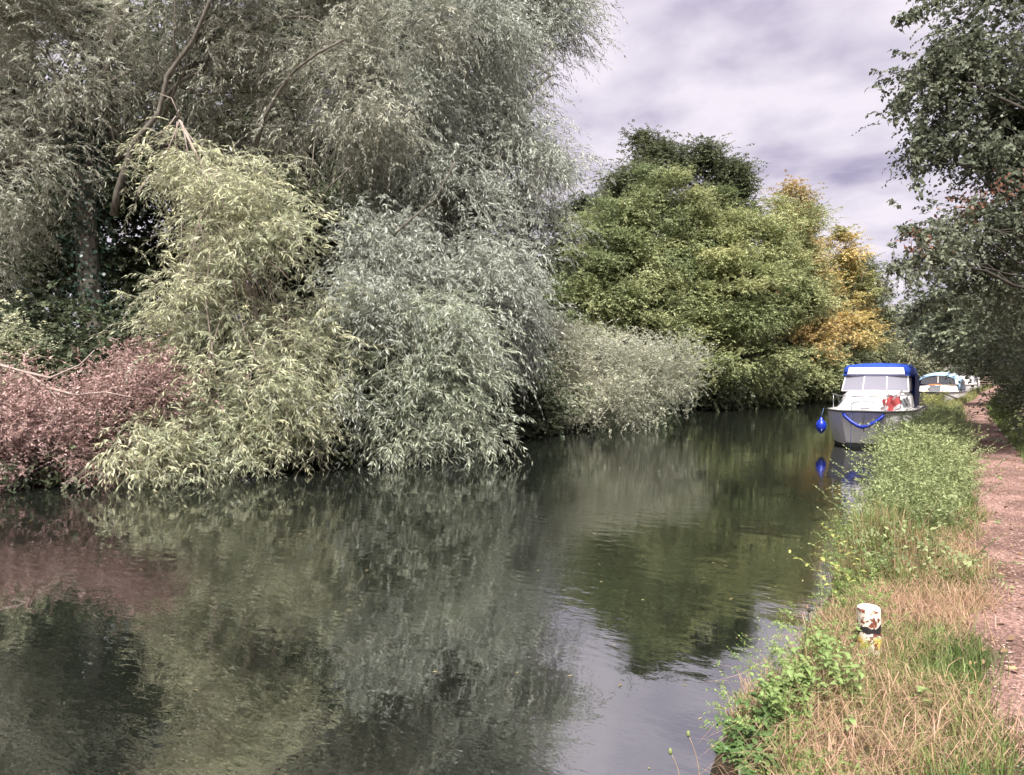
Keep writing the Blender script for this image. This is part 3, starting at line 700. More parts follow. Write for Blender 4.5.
for i, (px, py, Z, w, h, lm, lab) in enumerate(((655, 372, 39.5, 45, 26, lm_green, 'green bush at the water behind the sallow bush'), (705, 385, 41, 34, 20, lm_dgreen, 'dark bush at the water where the sallow bush ends'),
        (760, 380, 45, 36, 20, lm_green, 'mid green bush at the water under the light green tree'), (805, 372, 49, 34, 22, lm_green, 'green bush at the water under the orange topped tree'),
        (842, 372, 54, 28, 20, lm_dgreen, 'dark green bush at the water left of the blue topped boat'))):
    tree('waterside_bush', lab, 'bush', gl(px, Z + .7), [LP(px, py, Z, w, h), LP(px + w * .5, py + 8, Z + .5, w * .7, h * .7)], 'broad', lm, 261 + i, bark_dark, tr=.08, density=.8, leafscale=1.5, branchfrac=.3, hue0=.4)

# --- far end of the canal
for i, (px, py, Z, w, h, lm, lab) in enumerate(((893, 345, 92, 20, 28, lm_far, 'pale tree at the far end, seen just above the blue topped boat'), (915, 352, 105, 22, 24, lm_far, 'pale tree at the far end left of the white house'),
        (868, 352, 100, 22, 26, lm_dgreen, 'far dark tree between the golden tree and the pale trees'), (945, 338, 118, 26, 34, lm_green, 'far green tree rising above the white house'),
        (978, 352, 120, 26, 34, lm_dgreen, 'far dark tree where the towpath ends'), (1010, 345, 118, 30, 40, lm_dgreen, 'far dark tree behind the right hand hedge'))):
    p = at(px, 372, Z); p[2] = .6
    tree('far_tree', lab, 'tree', p, [LP(px, py - h * .2, Z, w, h), LP(px - w * .5, py + h * .4, Z - 2, w * .8, h * .6), LP(px + w * .5, py + h * .4, Z - 1, w * .8, h * .6)], 'far', lm, 301 + i, bark_dark, tr=.3, density=.9, branchfrac=.3)

# --- right side: tree overhanging the towpath, hedge and bushes
tR = np.array((3.6, 15.5, .6))
t = tree('overhanging_tree', 'dark leafed tree overhanging the towpath at the top right', 'tree', tR,
     [LP(1000, 40, 12.8, 36, 60), LP(960, 65, 12.6, 22, 40), LP(925, 85, 12.3, 14, 26), LP(1025, 130, 13, 40, 60), LP(960, 130, 12.4, 22, 30), LP(940, 165, 12.2, 14, 22), LP(990, 175, 12.6, 26, 20, .8),
      LP(990, 235, 12.2, 36, 14), LP(945, 240, 11.8, 22, 9), LP(912, 262, 11.6, 18, 9), LP(975, 275, 12.6, 38, 16), LP(1025, 285, 13, 40, 40), LP(1080, 60, 13, 60, 90), LP(1100, 220, 14, 70, 80), LP(1020, -50, 13, 50, 40)],
     'hang', lm_chest, 401, bark_dark, tr=.14, density=.92, leafscale=1.3, gap=.32, shell=.4)
# drooping sprays at the crown's edge
tb = Tubes(); Lv = Leaves(); rng = np.random.default_rng(5)
for pl in ([(975, 40), (940, 50), (915, 70), (900, 95), (890, 122)], [(1000, -20), (955, -5), (925, 8), (907, 20), (893, 24)], [(960, 60), (928, 95), (915, 130), (913, 160), (917, 195)], [(970, 240), (935, 255), (910, 262), (890, 268)], [(985, 200), (955, 228), (925, 235), (900, 228)], [(980, 300), (940, 300), (915, 310), (903, 325)]):
    P = np.array([at(x, y, 12.0) for x, y in pl]); tb.add(P - tR, np.linspace(.016, .004, len(P)), 5)
    n = 330; u = rng.random(n) ** .8 * (len(P) - 1)
    q = np.stack([np.interp(u, range(len(P)), P[:, k]) for k in range(3)], axis=1) + rng.normal(size=(n, 3)) * .05
    Lv.add(q - tR, rng.normal(size=(n, 3)) * .7 - UP * .6, UP + rng.normal(size=(n, 3)) * .8, rng.uniform(.07, .13, n), rng.uniform(.045, .075, n), rng.random(n), rng.random(n))
tb.build('spray_twig', bark_dark, t); Lv.build('spray_leaves', lm_chest, t)
Lv = Leaves(); n = 260; q = np.array([at(*v, 11.6) for v in ((915, 243), (965, 205), (938, 262), (1000, 190))])[rng.integers(0, 4, n)] + rng.normal(size=(n, 3)) * .14
Lv.add(q - tR, rng.normal(size=(n, 3)) - UP * .5, UP + rng.normal(size=(n, 3)), rng.uniform(.06, .10, n), rng.uniform(.03, .055, n), rng.random(n), rng.random(n)); Lv.build('rusty_leaves', lm_rust, t)

def rb(x, y, z=.6): return np.array((x, y, z))
tree('hedge_tree', 'dark hedge tree beside the towpath below the overhanging tree', 'tree', rb(3.2, 21),
     [LP(1010, 320, 19, 40, 30), LP(965, 318, 22, 40, 26), LP(1040, 345, 18, 40, 40), LP(995, 345, 20.5, 32, 22), LP(935, 318, 24, 22, 22)], 'broad', lm_hedge, 411, bark_dark, tr=.18, density=.75, leafscale=1.3, gap=.1, minz=2.3)
tree('hedge_tree', 'second dark hedge tree further along the towpath', 'tree', rb(4.0, 36),
     [LP(985, 338, 35, 34, 28), LP(955, 335, 36, 24, 20), LP(1022, 360, 33, 24, 28)], 'broad', lm_hedge, 412, bark_dark, tr=.18, density=.7, leafscale=1.3, minz=2.7)
tree('hedge_tree', 'farthest dark hedge tree where the towpath bends away', 'tree', rb(6.0, 56),
     [LP(985, 350, 52, 26, 20), LP(965, 350, 54, 16, 16), LP(1014, 362, 50, 18, 20)], 'broad', lm_hedge, 413, bark_dark, tr=.18, density=.7, leafscale=1.4, minz=2.4)
tree('hedge_bush', 'dark glossy bush at the right edge beside the towpath', 'bush', rb(2.4, 17.6),
     [LP(1032, 385, 15.6, 18, 40), LP(1055, 400, 15, 28, 50), LP(1030, 345, 16.5, 22, 22)], 'broad', lm_hedge, 421, bark_dark, tr=.06, density=.9, leafscale=.8)
tree('hedge_bush', 'fresh green bush at the right side of the towpath', 'bush', rb(1.9, 21.5),
     [LP(1012, 404, 19.5, 10, 18), LP(1024, 398, 19.5, 14, 22), LP(1008, 416, 19.2, 8, 9)], 'weed', lm_fresh, 422, bark_dark, tr=.03, density=.7, leafscale=1.3, fork=.8)
for i, (y, x, lab) in enumerate(((44, 3.4, 'green bush right of the towpath where it kinks'),)):
    c = np.array((x, y, .9)); tree('hedge_bush', lab, 'bush', rb(x, y), [(c, (.8, .9, .6), 1), (c + (.5, .4, .6), (.9, 1, .8), 1)], 'broad', lm_hedge, 430 + i, bark_dark, tr=.05, density=.8, leafscale=1.0)
tree('hedge_bush', 'yellow green bush on the bank just behind the blue topped boat', 'bush', np.array((-.75, 31.5, .4)), [(np.array((-.78, 31.5, .8)), (.14, .25, .40), 1)], 'weed', lm_ystem, 440, bark, tr=.02, density=1.0, leafscale=1.2, fork=.8)

# ================================================================== MOORED BOATS
white = plain('white_gelcoat', (.80, .77, .76), .28, var=.10, scale=3, coat=.3)
cream = plain('cream_gelcoat', (.78, .73, .69), .35, var=.12, scale=3)
greyhull = plain('pale_topsides', (.88, .85, .84), .35, var=.16, scale=2.5)
blue_cloth = plain('blue_canvas', (.012, .06, .42), .75, var=.25, scale=9)
navy_cloth = plain('navy_canvas', (.010, .018, .10), .8, var=.2, scale=9)
sky_cloth = plain('light_blue_canvas', (.32, .50, .70), .75, var=.15, scale=6)
blue_rubber = plain('blue_fender', (.01, .035, .42), .35, var=.2, scale=8)
black = plain('black_boot_top', (.012, .012, .013), .5)
dark_rubber = plain('dark_rubber', (.05, .05, .05), .7)
steel = plain('stainless_steel', (.62, .62, .63), .25, metal=1.0, var=.05)
vinyl = plain('white_vinyl', (.70, .66, .72), .3, var=.08)
glass = glass_mat('windscreen_glass', (.34, .33, .39), alpha=.55)
dglass = glass_mat('dark_window_glass', (.06, .06, .07), alpha=.9)
red = plain('red_cloth', (.52, .10, .10), .8, var=.2, scale=14)
whitecloth = plain('white_cloth', (.78, .72, .72), .8)
rope_m = plain('blue_rope', (.10, .16, .30), .9)
tan_w = plain('weathered_wood', (.22, .16, .12), .8, var=.3)
orange = plain('orange_plastic', (.75, .22, .06), .5)
grey_m = plain('grey_paint', (.20, .21, .23), .5)

def hull_rings(L, beam, g0, g1, blunt=.42, rake=.45):
    st = [0, .06, .18, .40, .75, 1.2, 1.9, 3.0, 4.5, L * .93, L]
    rings = []
    for y in st:
        f = min(1, y / 2.0)
        b = beam / 2 * (blunt + (1 - blunt) * math.sin(min(1, (f + .02)) * math.pi / 2) ** .7)
        g = g0 + (g1 - g0) * y / L
        prof = [(b, g), (b * .985, g * .72), (b * .93, g * .42), (b * .86, .10), (b * .83, .0), (b * .55, -.16), (0, -.25)]
        rk = lambda z: rake * (1 - max(z, -.25) / g0) * max(0, 1 - y / 2.2)
        rings.append([(x, y + rk(z), z) for x, z in prof] + [(-x, y + rk(z), z) for x, z in prof[:-1][::-1]])
    return st, rings
def make_boat(name, label, loc, rz, L=6.8, beam=2.12):
    b = thing(name, label, 'boat', loc, rz)
    st, rings = hull_rings(L, beam, 1.02, .92)
    loft('hull', rings, greyhull, b, smooth=False)
    # black boot top: a band just proud of the hull at the waterline
    bt = []
    for r in rings:
        q = [r[3], r[4], r[5], r[6], r[7], r[8], r[9]]
        bt.append([(x * 1.008, y - (.012 if r is rings[0] else .004), z + (.03 if i in (0, 6) else -.004)) for i, (x, y, z) in enumerate(q)])
    loft('boot_top', bt, black, b)
    # rubbing strake round the gunwale
    tb = Tubes()
    edge = [(-r[0][0] * 1.005, r[0][1] - .02, r[0][2]) for r in rings[::-1]] + [(r[0][0] * 1.005, r[0][1] - .02, r[0][2]) for r in rings]
    tb.add(edge, .028, 8); tb.build('rubbing_strake', dark_rubber, b)
    # deck
    dk = [[(r[0][0] * .99, r[0][1] + .005, r[0][2] + .012), (0, r[0][1] + .005, r[0][2] + .05), (-r[0][0] * .99, r[0][1] + .005, r[0][2] + .012)] for r in rings]
    loft('deck', dk, white, b, closed=False, caps=False, thick=.02)
    return b, rings
b1, rings1 = make_boat('cabin_cruiser', 'white cabin cruiser with bright blue canopy top moored nearest the camera', (-2.18, 22.3, 0), R(-.8), beam=2.36)
def cabin_ring(y, w0, z0, w1, z1, k=6):
    return [(w0, y, z0), (w1 + .02, y, z1 - .10), (w1 - .06, y, z1 - .02), (w1 * .5, y, z1 + .03), (0, y, z1 + .05), (-w1 * .5, y, z1 + .03), (-w1 + .06, y, z1 - .02), (-w1 - .02, y, z1 - .10), (-w0, y, z0)]
cb = [cabin_ring(.62, .50, 1.03, .42, 1.10), cabin_ring(.80, .66, 1.03, .52, 1.22), cabin_ring(1.3, .88, 1.02, .66, 1.36), cabin_ring(2.0, .98, 1.0, .76, 1.45), cabin_ring(2.75, 1.0, .99, .84, 1.50), cabin_ring(3.6, .98, .98, .92, 1.50), cabin_ring(5.2, .98, .95, .94, 1.42), cabin_ring(6.5, .96, .93, .93, 1.10)]
loft('cabin', cb, white, b1, smooth=False)
# raised hatch on the foredeck
h = loft('deck_hatch', [[(.42 * s, 1.25 + .55 * u, 1.40 + .11 * u + zz_) for s, u in ((-1, 0), (1, 0), (1, 1), (-1, 1))] for zz_ in (0, .05)], cream, b1)
tb = Tubes(); an = np.linspace(0, math.pi, 11)
tb.add(np.stack([.36 * np.cos(an) - .05, .72 + .05 * np.sin(an), 1.12 + .17 * np.sin(an)], axis=1), .016, 6); tb.build('grab_hoop', steel, b1)
# windscreen: frame, posts and three panes
def ws(x, v, off=0): # v 0 bottom .. 1 top
    return np.array((x * (1 - .06 * v), 2.62 + .42 * v + .10 * abs(x) ** 2 + off, 1.53 + .47 * v - .02 * abs(x)))
fr = Tubes()
for v in (0, 1): fr.add([ws(x, v) for x in np.linspace(-.92, .92, 9)], .022, 6)
for x in (-.92, -.33, .33, .92): fr.add([ws(x, v) for v in (0, .5, 1)], .020, 6)
w_ = fr.build('windscreen', white, b1)
for a, c in ((-.90, -.35), (-.31, .31), (.35, .90)):
    sheet('pane', [ws(a, .03), ws(c, .03), ws(c, .97), ws(a, .97)], glass, w_, .006)
for s in (-1, 1):
    sheet('pane', [(s * .94, 2.74, 1.52), (s * .95, 3.8, 1.52), (s * .92, 3.8, 1.98), (s * .885, 3.16, 1.98)], glass, w_, .006)
# steering wheel behind the glass
tb = Tubes(); an = np.linspace(0, 2 * math.pi, 17)
tb.add(np.stack([.12 + .17 * np.cos(an), np.full(17, 3.35), 1.62 + .17 * np.sin(an)], axis=1), .015, 5); tb.build('steering_wheel', black, b1)
for x in (-.5, .45): box('seat', (x, 4.3, 1.45), (.5, .14, .55), cream, b1, .04)
# canopy
def can(y, w, z0, z1):
    return [(w + .02, y, z0), (w + .01, y, z1 - .13), (w - .08, y, z1 - .03), (w * .5, y, z1 + .01), (0, y, z1 + .025), (-w * .5, y, z1 + .01), (-w + .08, y, z1 - .03), (-w - .01, y, z1 - .13), (-w - .02, y, z0)]
cp = loft('canopy', [can(3.02, .84, 2.06, 2.16), can(3.10, .88, 2.02, 2.27), can(3.25, .92, 1.98, 2.33), can(4.4, .95, 1.97, 2.37), can(5.6, .96, 1.95, 2.30), can(6.2, .99, 1.4, 1.9), can(6.5, .97, 1.0, 1.2)], blue_cloth, b1, closed=False, caps=False, thick=.02, smooth=True)
sheet('front_panel', [(-.80, 2.995, 2.03), (.80, 2.995, 2.03), (.76, 3.045, 2.24), (-.76, 3.045, 2.24)], vinyl, cp, .012)
box('front_band', (0, 3.03, 2.012), (1.86, .03, .035), blue_cloth, cp, .008)
for s in (-1, 1):
    sheet('side_curtain', [(s * 1.0, 3.85, 1.0), (s * 1.0, 6.3, .97), (s * 1.015, 6.1, 1.95), (s * 1.015, 3.85, 2.0)], navy_cloth, b1, .012)
    for y in (1.55, 1.95, 2.35):
        def sd(yy, t_):
            w0, w1 = np.interp(yy, (1.3, 2.0, 2.75), (.88, .98, 1.0)), np.interp(yy, (1.3, 2.0, 2.75), (.68, .78, .86))
            z1 = np.interp(yy, (1.3, 2.0, 2.75), (1.26, 1.35, 1.40)); return (s * (w0 + (w1 - w0) * t_ + .012), yy, 1.01 + (z1 - 1.01) * t_ + .006)
        sheet('side_window', [sd(y, .25), sd(y + .30, .25), sd(y + .28, .88), sd(y + .05, .88)], dglass, b1, .012)
# bow rail
tb = Tubes()
for s in (-1, 1):
    tb.add([(s * .30, .10, 1.42), (s * .62, .22, 1.44), (s * .90, .75, 1.46), (s * 1.0, 1.6, 1.45), (s * 1.03, 2.6, 1.40), (s * 1.03, 3.2, 1.05)], .013, 6)
    for x, y, z in ((.32, .10, 1.42), (.86, .66, 1.46), (1.0, 1.6, 1.45)):
        tb.add([(s * x, y, 1.02), (s * x, y, z)], .012, 6)
tb.add([(-.30, .10, 1.42), (0, .06, 1.42), (.30, .10, 1.42)], .013, 6)
tb.build('bow_rail', steel, b1)
box('bow_cleat', (0, .3, 1.09), (.22, .06, .06), steel, b1, .02)
tb = Tubes(); tb.add([(0, -.005, .95), (0, .05, .7), (0, .16, .45)], .012, 6); tb.build('stem_seam', dark_rubber, b1)
def on_b1(p):
    a = R(-.8); x, y, z = p
    return (-2.18 + x * math.cos(a) - y * math.sin(a), 22.3 + x * math.sin(a) + y * math.cos(a), z)
# loose gear on that boat
f = thing('fender', 'round blue fender hanging at the left bow of the white cruiser', 'fender', on_b1((-1.14, .40, .26)))
lathe('ball', [(.015, .08), (.04, .09), (.06, .12), (.11, .17), (.145, .25), (.15, .31), (.135, .38), (.09, .45), (.05, .48), (.045, .53), (.02, .545)], blue_rubber, f)
tb = Tubes(); tb.add([(0, 0, .54), (.02, .05, .66), (.05, .12, .80)], .008, 5); tb.build('rope', rope_m, f)
f = thing('bow_fender', 'blue padded v shaped fender slung across the bow of the white cruiser', 'fender', on_b1((0, -.03, .7)))
tb = Tubes(); P = [(-.52, .05, .27), (-.46, .0, .18), (-.30, -.05, .04), (-.12, -.085, -.07), (0, -.095, -.10), (.12, -.085, -.07), (.30, -.05, .04), (.46, .0, .18), (.52, .05, .27)]
tb.add(P, [.025, .042, .048, .048, .052, .048, .048, .042, .025], 12); tb.build('pad', blue_rubber, f)
tb = Tubes()
for s in (-1, 1):
    tb = Tubes(); tb.add([(s * .52, .05, .27), (s * .55, .10, .36)], .010, 5); tb.build('lashing', rope_m, f)
f = thing('mooring_rope', 'thin blue rope dropping from the left bow of the cruiser into the water', 'rope', on_b1((-.30, -.0, 0)))
tb = Tubes(); tb.add([(.06, .1, 1.42), (.0, 0, 1.06), (0, -.06, .5), (0, -.10, -.15)], .010, 6); tb.build('line', rope_m, f)
# red and white cloth on the bow rail
f = thing('flag', 'red and white cloth draped over the bow rail of the white cruiser', 'flag', on_b1((.55, .40, 1.05)))
bm = bmesh.new(); g = []
for i in range(15):
    u = i / 14
    g.append([bm.verts.new((-.14 + .44 * u + .05 * v / 10 + .03 * math.sin(v * .7), -.06 + .22 * v / 10 + .035 * math.sin(u * 13 + v * .35), -.02 + .13 * u * u - .10 * u * (1 - v / 10) + .42 * v / 10 + .03 * math.sin(u * 9))) for v in range(11)])
for i, (a, c) in enumerate(zip(g, g[1:])):
    for j in range(10):
        k = bm.faces.new((a[j], c[j], c[j + 1], a[j + 1])); k.material_index = 1 if (abs(i / 13 - .42) < .17 or abs(j / 9 - .5) < .20) else 0
bmesh.ops.solidify(bm, geom=bm.faces[:], thickness=.006)
o = bm_obj('cloth', bm, whitecloth, f, smooth=True); o.data.materials.append(red)
tb = Tubes(); tb.add([(-.10, -.12, -.05), (-.04, .02, .2), (.02, .14, .44)], .010, 6); tb.build('staff', steel, f)

# second boat, light blue canopy
b2, rings2 = make_boat('cabin_cruiser', 'white boat with arched light blue canopy moored second along the bank', (-1.05, 45.5, 0), R(-4), L=7.0, beam=2.15)
loft('cabin', [cabin_ring(.7, .60, 1.0, .50, 1.08), cabin_ring(1.2, .90, 1.0, .80, 1.25), cabin_ring(2.4, 1.0, .98, .92, 1.36), cabin_ring(6.5, 1.0, .95, .95, 1.30)], cream, b2)
arch = lambda y, w, z0, z1: [(w * math.cos(a) * (1 if abs(math.cos(a)) < .9 else 1), y, z0 + (z1 - z0) * math.sin(a) ** .55) for a in np.linspace(0, math.pi, 15)]
loft('canopy', [arch(2.3, 1.02, 1.15, 1.92), arch(2.6, 1.06, 1.1, 2.06), arch(4.5, 1.08, 1.05, 2.1), arch(6.6, 1.05, 1.0, 1.95)], sky_cloth, b2, closed=False, caps=False, thick=.02, smooth=True)
w2 = sheet('windscreen', [(-.86, 2.25, 1.42), (.86, 2.25, 1.42), (.78, 2.38, 1.86), (-.78, 2.38, 1.86)], dglass, b2, .02)
box('window_bar', (0, 2.27, 1.64), (.04, .04, .42), cream, w2, .005)
box('door', (.55, 2.2, 1.2), (.5, .06, .42), tan_w, b2, .01)
for s in (-1, 1):
    for y in (2.9, 3.8, 4.7): sheet('side_window', [(s * 1.09, y, 1.35), (s * 1.09, y + .7, 1.35), (s * 1.07, y + .7, 1.65), (s * 1.07, y, 1.65)], dglass, b2, .01)
tb = Tubes(); tb.add([(-.9, .6, 1.35), (0, .1, 1.38), (.9, .6, 1.35)], .014, 6)
for x in (-.9, .9): tb.add([(x, .6, 1.0), (x, .6, 1.35)], .014, 6)
tb.build('bow_rail', steel, b2)
f = thing('gas_bottle', 'blue gas bottle standing at the edge of the bank by the second boat', 'gas bottle', (-.42, 42.6, ground_z(-.42, 42.6)))
lathe('body', [(.14, 0), (.16, .03), (.165, .40), (.13, .52), (.05, .57), (.04, .60)], blue_rubber, f); lathe('collar', [(.07, .60), (.08, .61), (.08, .70), (.07, .71)], blue_rubber, f)
f = thing('storage_box', 'dark storage box with orange lid on the bow of the second boat', 'box', (-1.0, 46.3, 1.06))
box('body', (0, 0, .16), (.52, .40, .32), grey_m, f, .02); box('lid', (0, 0, .35), (.56, .44, .06), orange, f, .02)
f = thing('gangplank', 'dark plank sloping from the second boat to the bank', 'plank', (-.1, 44.5, .5))
tb = Tubes()
for i in range(4):
    box('plank', (.0 + .0, -.33 + .22 * i, .28), (1.1, .20, .04), tan_w, f, .006, Matrix.Rotation(R(24), 4, 'Y'))
# third boat far along
b3, _ = make_boat('cabin_cruiser', 'small pale boat moored third along, far down the bank', (.15, 74, 0), R(-6), L=7.5, beam=2.2)
loft('cabin', [cabin_ring(.9, .7, 1.0, .6, 1.25), cabin_ring(1.6, .95, .98, .86, 1.75), cabin_ring(6.8, .98, .95, .9, 1.75)], white, b3)
sheet('windscreen', [(-.7, 1.25, 1.30), (.7, 1.25, 1.30), (.66, 1.48, 1.62), (-.66, 1.48, 1.62)], dglass, b3, .02)
for s in (-1, 1):
    for y in (2.4, 3.6, 4.8): sheet('side_window', [(s * .985, y, 1.3), (s * .985, y + .7, 1.3), (s * .965, y + .7, 1.58), (s * .965, y, 1.58)], dglass, b3, .01)
# mooring posts, gate and house at the far end
f = thing('mooring_post', 'thin white post on the bank beside the third boat', 'post', (1.55, 72, ground_z(1.55, 72)))
lathe('shaft', [(.10, 0), (.10, 1.25), (.08, 1.30)], white, f, sides=12); lathe('cap', [(.12, 1.30), (.13, 1.32), (.12, 1.38), (.05, 1.42)], grey_m, f, sides=12)
gp = hit(981, 385.5, .55); gx, gy = float(gp[0]), float(gp[1])
f = thing('gate', 'dark wooden barred gate across the far end of the towpath', 'gate', (gx, gy, .5), R(YAW))
for s in (-1, 1): box('gate_post', (s * 1.35, 0, .55), (.16, .16, 1.2), bark_dark, f, .02)
for z in (.25, .52, .79, 1.02): box('bar', (0, 0, z), (2.54, .05, .10), tan_w, f, .01)
box('brace', (0, .05, .63), (2.5, .04, .09), tan_w, f, .01, Matrix.Rotation(R(16), 4, 'Y'))
hp = at(936, 372, 112)
f = thing('cottage', 'white boarded house glimpsed between the trees at the far end', 'house', (hp[0], hp[1], .6), R(YAW + 10))
cot = plain('weathered_boards', (.50, .47, .45), .8)
box('wall', (0, 0, 1.5), (6.4, 5, 3.0), cot, f, .02)
for k in range(9): box('board', (0, -2.53, .3 + .32 * k), (6.4, .05, .27), cot, f, .01)
rf = loft('roof', [[(x, -2.9, 2.9), (x, 0, 4.9), (x, 2.9, 2.9)] for x in (-3.5, 3.5)], grey_m, f)
box('chimney', (2.0, .4, 4.9), (.6, .6, 1.3), tan_w, rf, .02)
for x in (-1.8, 1.6):
    w_ = box('window', (x, -2.58, 1.7), (1.2, .08, 1.1), cream, f, .02); box('pane', (x, -2.64, 1.7), (1.0, .04, .9), dglass, w_, .01)

# ================================================================== PAINTED POST ON THE VERGE
pp = hit(873, 655, .46); pz = float(ground_z(pp[0], pp[1]))
post = thing('mooring_bollard', 'short round post with peeling white and yellow paint on the grass verge', 'post', (pp[0], pp[1], pz - .085))
pm = post_mat()
rg = np.random.default_rng(8)
rings = []
for r, z in ((.062, 0), (.064, .05), (.0625, .12), (.0635, .18), (.062, .22), (.063, .28), (.0635, .325), (.064, .345), (.061, .352)):
    rings.append([((r + rg.normal() * .0007) * math.cos(a * math.pi / 16) + .03 * -z, (r + rg.normal() * .0007) * math.sin(a * math.pi / 16), z) for a in range(32)])
loft('shaft', rings, pm, post, smooth=False)
topm = noise_mat('worn_post_top', [(.42, .30, .20), (.80, .74, .66), (.84, .79, .72)], scale=30, bump=.3, dist=.004, pos=[.32, .42, .7])
topr = [[((r) * math.cos(a * math.pi / 16) + .03 * -.353, r * math.sin(a * math.pi / 16), .353 + dz - .0) for a in range(32)] for r, dz in ((.0605, .0), (.052, .006), (.03, .008), (.006, .009))]
loft('top', topr, topm, post)

# ================================================================== VERGE: GRASS, STRAW, WEEDS, NETTLES
def blade_mat(name, cols):
    m, n, L = mat(name)
    o = N(n, 'ShaderNodeOutputMaterial'); h = N(n, 'ShaderNodeAttribute', attribute_name='hue'); t = N(n, 'ShaderNodeAttribute', attribute_name='tint')
    r = N(n, 'ShaderNodeValToRGB'); L(h.outputs['Fac'], r.inputs[0])
    k = len(cols); r.color_ramp.elements[0].color = c4(cols[0]); r.color_ramp.elements[1].color = c4(cols[-1])
    for i in range(1, k - 1): q = r.color_ramp.elements.new(i / (k - 1)); q.color = c4(cols[i])
    mr = N(n, 'ShaderNodeMapRange', {3: .6, 4: 1.4}); L(t.outputs['Fac'], mr.inputs[0])
    hs = N(n, 'ShaderNodeHueSaturation'); L(r.outputs[0], hs.inputs['Color']); L(mr.outputs[0], hs.inputs['Value'])
    p = N(n, 'ShaderNodeBsdfPrincipled', {'Roughness': .55, 'Specular IOR Level': .3}); L(hs.outputs[0], p.inputs['Base Color'])
    tr = N(n, 'ShaderNodeBsdfTranslucent'); L(hs.outputs[0], tr.inputs[0]); ms = N(n, 'ShaderNodeMixShader', {0: .25}); L(p.outputs[0], ms.inputs[1]); L(tr.outputs[0], ms.inputs[2]); L(ms.outputs[0], o.inputs[0])
    return m
grass_m = blade_mat('grass_blades', [(.10, .165, .045), (.19, .25, .075), (.31, .32, .13), (.41, .265, .165), (.53, .345, .25)])
def blades(name, x, y, h, lean, hue, w, seed, z0=None, kind='stuff', material=grass_m, parent=None, org=(0, 0, 0)):
    rng = np.random.default_rng(seed); n = len(x)
    if parent is None:
        ok = ~((np.abs(x - pp[0] - .02) < .085) & (y > pp[1] - .13) & (y < pp[1] + .03)); x, y, h, lean, hue, w = [v[ok] for v in (x, y, h, lean, hue, w)]; n = len(x)
    z = ground_z(x, y) - .01 if z0 is None else z0
    az = rng.uniform(0, 2 * math.pi, n); dirh = np.stack([np.cos(az), np.sin(az), np.zeros(n)], axis=1)
    sd = np.stack([-np.sin(az), np.cos(az), np.zeros(n)], axis=1)
    tw = rng.normal(size=n) * .6; sd = sd * np.cos(tw)[:, None] + dirh * np.sin(tw)[:, None]
    B = np.stack([x, y, z], axis=1) - np.array(org)
    l = lean[:, None]; hh = h[:, None]
    mid = B + dirh * hh * l * .35 + UP * hh * np.sqrt(np.maximum(.05, 1 - (l * .7) ** 2)) * .55
    tip = B + dirh * hh * l * 1.0 + UP * hh * np.maximum(.03, np.sqrt(np.maximum(0, 1 - l ** 2)))
    ww = w[:, None] * .5
    V = np.stack([B - sd * ww, B + sd * ww, mid + sd * ww * .85, tip, mid - sd * ww * .85], axis=1)
    k = np.arange(n)[:, None] * 5
    lp = (k + np.array([0, 1, 2, 4, 4, 2, 3])).ravel(); st = (np.arange(n)[:, None] * 7 + np.array([0, 4])).ravel()
    me = np_mesh(name, V, lp, st, {'hue': np.repeat(np.clip(hue, 0, 1), 2), 'tint': np.repeat(np.clip(.5 + rng.normal(size=n) * .22, 0, 1), 2)})
    return link(name, me, material, parent, kind)
rng = np.random.default_rng(21)
def verge_xy(n, y0, y1, pw=1.0, lo=.03, hi=.03):
    y = y0 + (y1 - y0) * rng.random(n) ** pw
    e_ = interp(y, EDGE_R) + edge_wob(y, 4.0); pl = interp(y, PATH_L) + .05 * np.sin(y * 2.1) + .05 * np.sin(y * 5.3 + 1)
    u = rng.random(n)
    return e_ + lo + (pl + hi + rng.normal(size=n) * .06 - e_ - lo) * u, y, u
# short turf, part dried
x, y, u = verge_xy(52000, 1.2, 12, 1.25)
dry = .46 + .52 * wob(np.stack([x, y, 0 * x], axis=1), 71, 2.6) + .25 * wob(np.stack([x, y, 0 * x], axis=1), 72, 7.0)
h = np.clip(rng.normal(.075, .03, len(x)), .02, .2) * (1 + .5 * (dry < .4)); lean = np.clip(rng.normal(.55, .3, len(x)), .05, .98)
o = blades('turf', x, y, h, lean, dry + rng.normal(size=len(x)) * .13, rng.uniform(.0025, .006, len(x)), 31); o['label'] = 'short half dried grass of the canal verge'; o['category'] = 'grass'
# straw lying flat
x, y, u = verge_xy(15000, 1.3, 10, 1.2, hi=.05)
ok = wob(np.stack([x, y, 0 * x], axis=1), 71, 2.6) > -.35; x, y = x[ok], y[ok]
o = blades('straw', x, y, rng.uniform(.10, .34, len(x)), np.clip(rng.normal(.96, .035, len(x)), .85, .998), rng.uniform(.70, 1.0, len(x)), rng.uniform(.002, .0045, len(x)), 32); o['label'] = 'dry pinkish straw lying over the verge'; o['category'] = 'straw'
